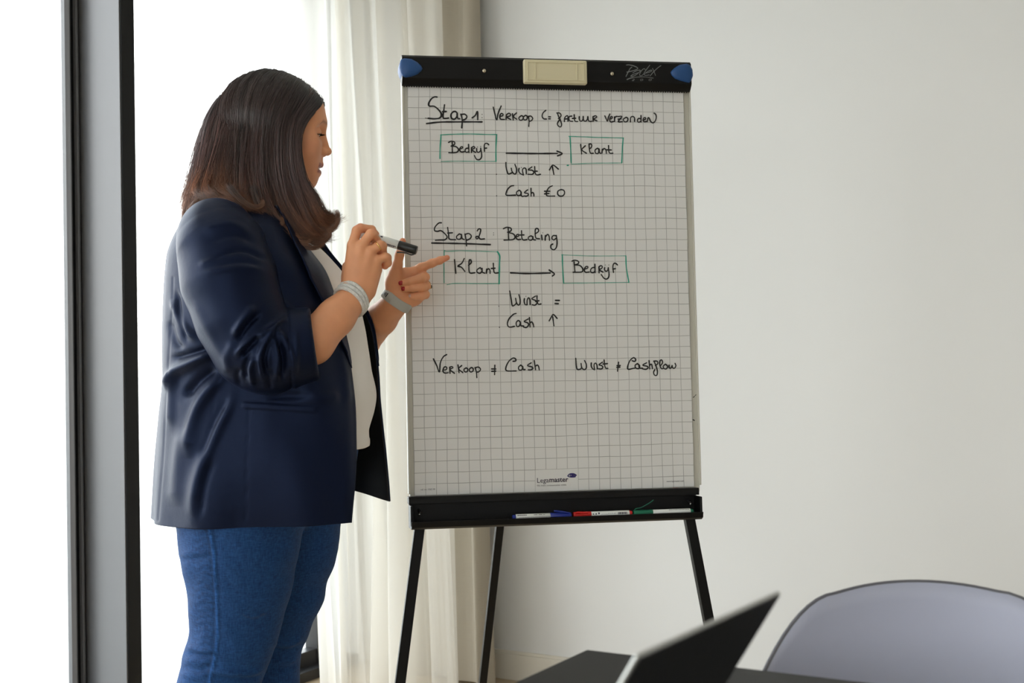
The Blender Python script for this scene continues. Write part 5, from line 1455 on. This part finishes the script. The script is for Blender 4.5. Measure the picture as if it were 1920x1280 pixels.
# hem: curved up a little at the back and dropping at the fronts
hb = np.clip(1 - (zz - .794) / .12, 0, 1)
G[:, :, 2] += (hb ** 2)[:, None] * (.004 * np.cos(np.linspace(0, np.pi * 2, NU)))[None, :]
ufar = np.linspace(0, 1, NU); G[:, :, 2] += (hb ** 1.0)[:, None] * (.034 * np.clip((ufar - .62) / .16, 0, 1) * np.clip((1 - ufar) / .14, 0, 1))[None, :]
Vj = G.reshape(-1, 3)
ii, jj = np.meshgrid(np.arange(NZ - 1), np.arange(NU - 1), indexing='ij')
Qj = np.stack([ii * NU + jj, ii * NU + jj + 1, (ii + 1) * NU + jj + 1, (ii + 1) * NU + jj], -1).reshape(-1, 4)
Nj = vnormals(Vj, Qj)
if Nj[(NZ // 2) * NU + NU // 3][1] > 0: Qj = Qj[:, ::-1]; Nj = -Nj
jfold = [([(406, 660), (365, 680), (328, 700), (314, 735)], 11, .011), ([(398, 652), (360, 662), (325, 672)], 7, -.006), ([(404, 690), (370, 715), (345, 745)], 9, -.008), ([(420, 705), (385, 740), (362, 790), (352, 860)], 13, .009),
         ([(440, 735), (418, 780), (395, 830), (372, 900), (362, 970)], 14, .008), ([(428, 745), (400, 800), (378, 860)], 9, -.006), ([(332, 690), (322, 740), (318, 800)], 9, .005), ([(345, 800), (332, 870), (326, 950)], 16, .006),
         ([(322, 560), (345, 610), (372, 640)], 8, .006), ([(330, 545), (338, 590), (352, 640)], 5, -.006), ([(318, 600), (330, 640), (345, 655)], 7, -.005), ([(400, 860), (385, 910), (376, 970)], 8, -.004),
         ([(520, 560), (545, 580), (565, 600)], 8, .004), ([(640, 640), (650, 700), (654, 760)], 10, .003), ([(560, 735), (600, 745), (640, 742)], 14, .004), ([(500, 745), (540, 742), (590, 740)], 9, -.003)]
Vj = fold(Vj, Nj, [(a, b * .85, c * 1.25) for a, b, c in jfold])
P = LP(Vj)
# welt pocket, its flap line and the seams
def smooth01(x, w): return np.clip(.5 + x / w, 0, 1)
yl = 752 + (P[:, 0] - 455) * .06
welt = smooth01(P[:, 0] - 455, 2.5) * smooth01(592 - P[:, 0], 2.5) * smooth01(P[:, 1] - yl, 2.2) * smooth01(yl + 13 - P[:, 1], 2.2) * (Nj[:, 1] < -.2)
line = np.exp(-((P[:, 1] - yl) / 1.6) ** 2) * smooth01(P[:, 0] - 455, 3) * smooth01(592 - P[:, 0], 3) * (Nj[:, 1] < -.2)
D = welt * .0022 - line * .0026
for sm in ([(324, 520), (322, 600), (316, 700), (308, 790), (303, 880), (301, 975)], [(468, 760), (464, 840), (460, 975)], [(410, 700), (400, 760), (398, 800)]):
    d, _ = pl_dist(P, cr(sm, 20)); D -= .0016 * np.exp(-(d / 1.7) ** 2) * (Nj[:, 1] < .1)
# slow cloth undulation all round
D += .0022 * np.sin(Vj[:, 2] * 19 + 4 * np.sin(Vj[:, 0] * 11 + Vj[:, 1] * 9)) * np.clip((1.3 - Vj[:, 2]) * 6, 0, 1)
D += .0035 * np.sin(np.arctan2(Vj[:, 1], Vj[:, 0]) * 9 + Vj[:, 2] * 6) * np.clip((1.0 - Vj[:, 2]) * 5, 0, 1)
Vj = Vj + Nj * D[:, None]
me = np_mesh('blazer', Vj, Qj)
blazer = link('blazer', me, [m_navy, m_lining], person, True)
so = blazer.modifiers.new('cloth', 'SOLIDIFY'); so.thickness = .005; so.offset = -1; so.material_offset = 1; so.material_offset_rim = 0
# lapels lie on the fronts
def lapel(idx, label):
    z0, z1 = 1.10, 1.425; rows = []
    sel = [i for i in range(NZ) if z0 <= zz[i] <= z1]
    GV = Vj.reshape(NZ, NU, 3); GN = Nj.reshape(NZ, NU, 3)
    for i in sel:
        t = (zz[i] - z0) / (z1 - z0); wd = .088 * min(1, (t / .55) ** .8) * (1 - .35 * max(0, t - .62) / .38)
        edge = GV[i] if idx == 0 else GV[i][::-1]; nn = GN[i] if idx == 0 else GN[i][::-1]
        s_ = np.r_[0, np.cumsum(np.linalg.norm(np.diff(edge, axis=0), axis=1))]
        u = np.linspace(0, wd, 16)
        pos = np.stack([np.interp(u, s_, edge[:, k]) for k in range(3)], 1); no = np.stack([np.interp(u, s_, nn[:, k]) for k in range(3)], 1)
        lift = .0045 + .006 * (u / (wd + 1e-6)) ** 2 * (1 if wd > .02 else .3)
        lift = lift * min(1, wd / .05); lift[0] = .001
        rows.append(pos + no * lift[:, None])
    o = loc_obj('lapel', MB().grid(np.array(rows)), m_navy, blazer, True); so = o.modifiers.new('t', 'SOLIDIFY'); so.thickness = .0035; so.offset = 0
    tag(o, label)
lapel(0, 'near lapel of the blazer'); lapel(1, 'far lapel of the blazer')
# collar round the neck
rows = []
for k_ in range(14):
    t = k_ / 13; i = int(np.interp(t, [0, 1], [NZ - 18, NZ - 1])); 
    r_ = Vj.reshape(NZ, NU, 3)[i][20:-20:4] + Nj.reshape(NZ, NU, 3)[i][20:-20:4] * (.004 * (1 - t) + .003)
    rows.append(r_)
o = loc_obj('collar', MB().grid(np.array(rows)), m_navy, blazer, True); so = o.modifiers.new('t', 'SOLIDIFY'); so.thickness = .003

# sleeves
def sleeve(pts, cut_c, cut_n, inner, folds, name, cuffline=None):
    P3 = [L(*p[:3]) for p in pts]; R3 = [p[3] for p in pts]
    lo = np.min(P3, 0) - .11; hi = np.max(P3, 0) + .11
    S = Vol(arr(lo[0], hi[0], .0030), arr(lo[1], hi[1], .0032), arr(lo[2], hi[2], .0030))
    S.chain(P3, R3, .022)
    S.chain([L(*p[:3]) for p in inner], [p[3] for p in inner], .003, sub=True)
    X = S.ax[0][:, None, None]; Y = S.ax[1][None, :, None]; Z = S.ax[2][None, None, :]
    c = L(*cut_c); n = np.array(cut_n, float); n /= np.linalg.norm(n)
    S.d = np.maximum(S.d, (X - c[0]) * n[0] + (Y - c[1]) * n[1] + (Z - c[2]) * n[2]).astype(np.float32)
    V, Q = surface_nets(S); V = relax(V, Q, 1, .4); N = vnormals(V, Q)
    if folds: V = fold(V, N, folds)
    if cuffline:
        P = LP(V); (x0, y0), (x1, y1) = cuffline
        xl = x0 + (P[:, 1] - y0) / (y1 - y0) * (x1 - x0)
        st = np.clip((P[:, 0] - xl) / 3 + .5, 0, 1) * (P[:, 0] > 500); gr = np.exp(-((P[:, 0] - xl + 1) / 2.2) ** 2) * (P[:, 1] > 560) * (P[:, 1] < 740) * (N[:, 1] < .3)
        V = V + N * (.0028 * st - .0022 * gr)[:, None]
    return link(name, np_mesh(name, V, Q), m_navy, blazer, True)
sf = [([(430, 470), (410, 482), (372, 498)], 6, .0030), ([(500, 486), (462, 470), (430, 472), (395, 490)], 5, -.0050), ([(497, 508), (462, 503), (420, 505), (380, 512)], 6, .0030), ([(490, 496), (450, 490), (410, 496)], 5, -.003),
      ([(470, 440), (430, 420), (380, 432)], 9, .0030), ([(480, 455), (440, 440), (390, 452)], 7, -.0030), ([(385, 400), (350, 430), (335, 470)], 12, .002),
      ([(478, 572), (455, 600), (438, 630)], 7, .0085), ([(490, 585), (462, 612), (444, 640)], 5, -.0085),
      ([(535, 598), (500, 622), (470, 640), (440, 668)], 6.5, .0100), ([(488, 628), (468, 648), (452, 668)], 5, -.0140),
      ([(518, 612), (498, 642), (487, 672), (494, 715)], 6, .0105), ([(505, 640), (496, 668), (500, 705)], 3.5, -.0080),
      ([(478, 668), (470, 690), (475, 722)], 6.5, .0085), ([(470, 660), (460, 688), (462, 712)], 4, -.0070),
      ([(518, 618), (534, 640), (546, 672), (545, 700)], 6, .0085), ([(512, 632), (520, 668), (516, 712)], 5, .0080), ([(522, 640), (531, 672), (530, 712)], 4, -.0085), ([(506, 690), (505, 712), (508, 730)], 3.5, -.004),
      ([(440, 640), (425, 672), (430, 700)], 9, .0045), ([(450, 690), (445, 705), (452, 725)], 5, -.004), ([(360, 560), (390, 620), (425, 680)], 9, .0025), ([(553, 615), (556, 660), (553, 705)], 5, .004)]
sn_ = sleeve([(404, 438, -.170, .070), (414, 462, -.185, .0820), (430, 525, -.198, .0900), (452, 595, -.208, .0850), (478, 650, -.213, .0790), (505, 664, -.212, .0740), (545, 653, -.203, .0665), (575, 646, -.197, .0635), (610, 637, -.188, .0620)],
       (589, 650, -.200), (1, .12, .13), [(545, 652, -.203, .0560), (575, 645, -.197, .0555), (605, 637, -.189, .0550), (650, 622, -.178, .055)], sf, 'sleeve', ((541, 590), (549, 726)))
sleeve([(425, 440, .170, .066), (432, 465, .185, .078), (470, 560, .215, .076), (560, 655, .262, .068), (618, 690, .278, .060), (648, 668, .258, .055), (684, 634, .225, .052)],
       (676, 643, .235), (1, -.35, .45), [(640, 674, .262, .045), (668, 650, .242, .046), (705, 615, .205, .047)], None, 'sleeve')

# ------------------------------------------------------------------ hair
HB = Vol(arr(-.17, .17, .004), arr(-.15, .15, .004), arr(1.33, 1.73, .004))
def hb_ell(c, r, k=.02, sub=False, tilt=0):
    A = HR; HB.ell(H(*c), r, A, k, sub)
hb_ell((-.014, 0, .016), (.0960, .0770, .0960), .02)
for p in ([(466, 225, -.02, .050), (445, 290, -.030, .044), (415, 360, -.040, .032)], [(500, 230, -.030, .044), (487, 310, -.050, .030), (484, 380, -.068, .024)], [(528, 245, -.040, .028), (538, 330, -.062, .019), (556, 400, -.076, .015)],
          [(415, 360, -.05, .024), (470, 382, -.082, .018), (520, 412, -.086, .015), (575, 428, -.080, .009)], [(470, 225, .03, .048), (450, 310, .045, .038), (425, 365, .05, .03)], [(528, 235, .050, .034), (545, 340, .062, .026), (560, 420, .06, .022)], [(446, 250, 0, .042), (424, 335, 0, .040), (405, 365, 0, .030)]):
    HB.chain([L(*q[:3]) for q in p], [q[3] for q in p], .03)
hb_ell((.124, 0, -.050), (.062, .110, .105), .01, sub=True)
HB.d = HB.d.astype(np.float32)
V, Q = surface_nets(HB)
hair = link('hair', np_mesh('hair', V, Q), m_hairbase, person, True)
tag(hair, 'long straight dark brown hair with curled ends')
GD = [
 [(600, 189, .006), (596, 198, -.014), (586, 211, -.038), (570, 230, -.062), (559, 260, -.076), (560, 300, -.084), (568, 342, -.088), (583, 378, -.089), (599, 402, -.088), (615, 408, -.086), (626, 400, -.084)],
 [(597, 184, -.005), (587, 200, -.036), (570, 218, -.060), (557, 246, -.076), (556, 290, -.084), (563, 332, -.088), (584, 365, -.090), (594, 396, -.090), (606, 411, -.088), (622, 413, -.084), (632, 402, -.082)],
 [(591, 172, 0), (577, 195, -.046), (558, 230, -.074), (553, 280, -.086), (562, 330, -.092), (577, 378, -.095), (594, 415, -.094), (612, 432, -.09), (628, 424, -.086)],
 [(577, 159, 0), (557, 185, -.046), (540, 230, -.077), (536, 290, -.090), (546, 350, -.097), (563, 400, -.099), (585, 436, -.098), (606, 448, -.095), (620, 440, -.092)],
 [(557, 149, 0), (536, 178, -.046), (516, 230, -.079), (512, 290, -.092), (520, 350, -.099), (538, 402, -.104), (560, 437, -.104), (588, 457, -.100), (602, 452, -.098)],
 [(537, 143, 0), (513, 172, -.046), (493, 225, -.078), (487, 290, -.092), (492, 350, -.102), (507, 398, -.108), (530, 432, -.108), (556, 452, -.105), (574, 452, -.103)],
 [(517, 139, 0), (491, 168, -.046), (470, 220, -.075), (462, 285, -.090), (462, 340, -.102), (470, 375, -.112), (490, 402, -.118), (515, 424, -.116), (528, 420, -.114)],
 [(497, 138, 0), (469, 165, -.040), (448, 215, -.067), (438, 280, -.084), (431, 335, -.098), (434, 360, -.112), (452, 376, -.126), (474, 386, -.130)],
 [(477, 142, 0), (449, 168, -.030), (426, 215, -.054), (412, 280, -.072), (402, 330, -.087), (398, 352, -.10), (410, 366, -.124), (432, 370, -.134)],
 [(460, 150, 0), (431, 172, -.016), (406, 215, -.030), (391, 270, -.046), (379, 325, -.058), (370, 352, -.072), (373, 366, -.092), (392, 367, -.116)],
 [(447, 158, .01), (419, 178, .0), (396, 212, -.004), (379, 262, -.012), (366, 315, -.02), (356, 355, -.03), (347, 385, -.036), (342, 410, -.04)],
 [(447, 158, .02), (420, 178, .028), (399, 212, .036), (382, 262, .044), (370, 315, .046), (360, 358, .045), (352, 388, .04), (347, 408, .035)]]
NP = 22
def guide_set(mirror):
    out = []
    for g in GD:
        pts = [L(p[0], p[1], (-p[2] if mirror else p[2])) for p in g]
        out.append(cr(pts, NP))
    return np.array(out)
def strands_mesh(n, seed, mirror, rad, nclump, spread=.0080):
    rg = np.random.default_rng(seed); GS = guide_set(mirror); ng = len(GS)
    lo_ = 0.0; hi_ = ng - 1.0
    uc = rg.uniform(lo_, hi_, nclump); ca = rg.normal(0, 1, (nclump, 3)); cph = rg.uniform(0, 6.28, nclump); ccol = rg.normal(0, 1, nclump); cl = rg.uniform(.86, 1.0, nclump)
    ci = rg.integers(0, nclump, n)
    sd_ = rg.normal(0, .22, n)
    tl_ = np.linspace(0, 1, NP)[None, :]
    u = np.clip(uc[ci][:, None] + sd_[:, None] * (1 - .75 * tl_), 0, hi_ - 1e-4); i0 = u.astype(int); f = (u - i0)[:, :, None]
    pp = np.broadcast_to(np.arange(NP)[None, :], u.shape)
    A = GS[i0, pp] * (1 - f) + GS[i0 + 1, pp] * f                         # n, NP, 3
    t = np.linspace(0, 1, NP)[None, :, None]
    lf = np.clip(np.where(uc < 3.6, .95 + .05 * cl, cl)[ci] * rg.uniform(.95, 1.0, n), 0, 1)
    # shorten
    tt = np.linspace(0, 1, NP)[None, :] * lf[:, None] * (NP - 1); k0 = np.clip(tt.astype(int), 0, NP - 2); fr = (tt - k0)[:, :, None]
    idx = np.arange(n)[:, None]
    A = A[idx, k0] * (1 - fr) + A[idx, k0 + 1] * fr
    ctr = HC + np.array([0, 0, .0]); outv = A - ctr; outv[:, :, 2] *= .25; outv /= np.linalg.norm(outv, axis=2, keepdims=True) + 1e-6
    lay = rg.uniform(-.010, .005, n)[:, None, None]
    A = A + outv * lay * np.clip(t * 5, 0, 1)
    grow = t ** 1.3
    A = A + ca[ci][:, None, :] * spread * grow * np.array([1.0, .6, .6]) + rg.normal(0, 1, (n, 1, 3)) * (.0007 + .0022 * grow)
    wv = np.sin(t * 9 + cph[ci][:, None, None]) * .0042 * grow + np.sin(t * 21 + cph[ci][:, None, None] * 3) * .0008 * t
    A[:, :, 0:1] += wv; A[:, :, 2:3] += wv * .3
    # lie on the skull, never under it
    q = (A - HC) @ HR; cen = np.array([-.008, 0, .020]); rad_ = np.array([.1035, .0835, .0955])
    e_ = (q - cen) / rad_; nn_ = np.linalg.norm(e_, axis=2, keepdims=True)
    want = 1.0 + (lay + .010) * 4.5
    e_ = np.where(nn_ < want, e_ / nn_ * want, e_); q = cen + e_ * rad_
    cen2 = np.array([.046, 0, .030]); rad2 = np.array([.0600, .0620, .0600]); e_ = (q - cen2) / rad2; nn_ = np.linalg.norm(e_, axis=2, keepdims=True)
    w2_ = 1.0 + (lay + .010) * 3.0
    e_ = np.where((nn_ < w2_) & (q[:, :, 2:3] > .0), e_ / nn_ * w2_, e_); q = cen2 + e_ * rad2
    A = HC + q @ HR.T
    # fly-aways
    fa = (rg.random(n) < .035)[:, None, None]; A = A + fa * outv * (.004 + .010 * t) * rg.random((n, 1, 1))
    # tubes, three sided
    T = np.gradient(A, axis=1); T /= np.linalg.norm(T, axis=2, keepdims=True) + 1e-9
    s1 = np.cross(T, outv); s1 /= np.linalg.norm(s1, axis=2, keepdims=True) + 1e-9; s2 = np.cross(T, s1)
    r = rad * rg.uniform(.6, 1.25, (n, 1, 1)) * np.clip(1.15 - t ** 2.2, .12, 1)
    V = np.zeros((n, NP, 3, 3))
    for k in range(3):
        a = 2 * math.pi * k / 3; V[:, :, k] = A + r * (math.cos(a) * s1 + math.sin(a) * s2)
    b = (np.arange(n) * NP * 3)[:, None, None]; p = (np.arange(NP - 1) * 3)[None, :, None]; k = np.arange(3)[None, None, :]; k1 = (k + 1) % 3
    Q = np.stack([b + p + k, b + p + k1, b + p + 3 + k1, b + p + 3 + k], -1).reshape(-1, 4)
    root = np.array(srgb(44, 38, 40)[:3]); mid = np.array(srgb(76, 54, 52)[:3]); tip = np.array(srgb(140, 92, 62)[:3])
    w1 = np.clip(t * 1.9 - .15, 0, 1); w2 = np.clip((t - .68) * 2.6, 0, 1)
    C = root * (1 - w1) + mid * w1; C = C * (1 - w2) + tip * w2
    vr = np.exp(.28 * 1.3 * ccol[ci] + rg.normal(0, .28, n))[:, None, None]; C = np.broadcast_to(C * vr, (n, NP, 3))
    C = np.repeat(C[:, :, None, :], 3, 2).reshape(-1, 3)
    me = np_mesh('hair_strands', V.reshape(-1, 3), Q); set_tint(me, C)
    return me
for (n, sd, mir, nc) in ((10500, 11, False, 210), (2600, 12, True, 90)):
    o = link('hair_strands', strands_mesh(n, sd, mir, .00052, nc), m_hair, hair, True); tag(o, kind='stuff')

# single locks whose ends curl up
def locks():
    rg = np.random.default_rng(21); VV = []; QQ = []; CC = []; base = 0
    LK = [([(575, 350), (590, 385), (600, 405), (613, 415), (626, 414), (634, 404), (631, 395)], -.088, 130, 1.1), ([(570, 370), (588, 404), (602, 424), (618, 431), (632, 421), (635, 407)], -.092, 130, 1.2),
          ([(560, 345), (584, 372), (594, 396), (604, 404), (614, 401), (618, 394)], -.084, 70, 1.0), ([(540, 400), (560, 432), (585, 452), (605, 452), (618, 441), (617, 430)], -.100, 150, 1.25),
          ([(475, 350), (488, 392), (504, 414), (520, 423), (531, 416), (528, 407)], -.120, 130, 1.35), ([(430, 350), (452, 374), (474, 388), (490, 386), (493, 377)], -.134, 110, 1.1),
          ([(418, 330), (404, 354), (386, 368), (368, 378), (356, 390)], -.092, 110, 1.2), ([(520, 400), (540, 436), (565, 458), (590, 464), (606, 457)], -.106, 140, 1.2),
          ([(500, 380), (520, 418), (545, 444), (570, 456), (582, 448)], -.112, 120, 1.3), ([(385, 300), (370, 335), (356, 365), (346, 392), (341, 414)], -.04, 70, 1.5), ([(395, 290), (378, 330), (360, 358), (349, 385), (343, 405)], -.01, 60, 1.6)]
    for pts, dy, n, br in LK:
        g = cr([L(x, y, dy) for x, y in pts], NP)
        t = np.linspace(0, 1, NP)[None, :, None]
        of = rg.normal(0, 1, (n, 1, 3)) * .0042 * (1 - .55 * t) ; A = g[None] + of + rg.normal(0, 1, (n, 1, 3)) * .0012 * t
        T = np.gradient(A, axis=1); T /= np.linalg.norm(T, axis=2, keepdims=True) + 1e-9
        o_ = np.array([0, -1.0, 0.0])[None, None, :]; s1 = np.cross(T, np.broadcast_to(o_, T.shape)); s1 /= np.linalg.norm(s1, axis=2, keepdims=True) + 1e-9; s2 = np.cross(T, s1)
        r = .00050 * rg.uniform(.6, 1.2, (n, 1, 1)) * np.clip(1.1 - t ** 3, .12, 1) * np.clip(t * 8, .1, 1)
        V = np.zeros((n, NP, 3, 3))
        for k in range(3):
            a = 2 * math.pi * k / 3; V[:, :, k] = A + r * (math.cos(a) * s1 + math.sin(a) * s2)
        b = (np.arange(n) * NP * 3)[:, None, None]; p = (np.arange(NP - 1) * 3)[None, :, None]; k = np.arange(3)[None, None, :]; k1 = (k + 1) % 3
        QQ.append(np.stack([b + p + k, b + p + k1, b + p + 3 + k1, b + p + 3 + k], -1).reshape(-1, 4) + base); base += n * NP * 3
        VV.append(V.reshape(-1, 3))
        c0 = np.array(srgb(60, 42, 39)[:3]); c1 = np.array(srgb(126, 86, 62)[:3]) * br
        C = (c0 * (1 - t) + c1 * t) * np.exp(rg.normal(0, .3, n))[:, None, None]; CC.append(np.repeat(np.broadcast_to(C, (n, NP, 3))[:, :, None, :], 3, 2).reshape(-1, 3))
    me = np_mesh('hair_locks', np.vstack(VV), np.vstack(QQ)); set_tint(me, np.vstack(CC)); return me
o = link('hair_locks', locks(), m_hair, hair, True); tag(o, kind='stuff')
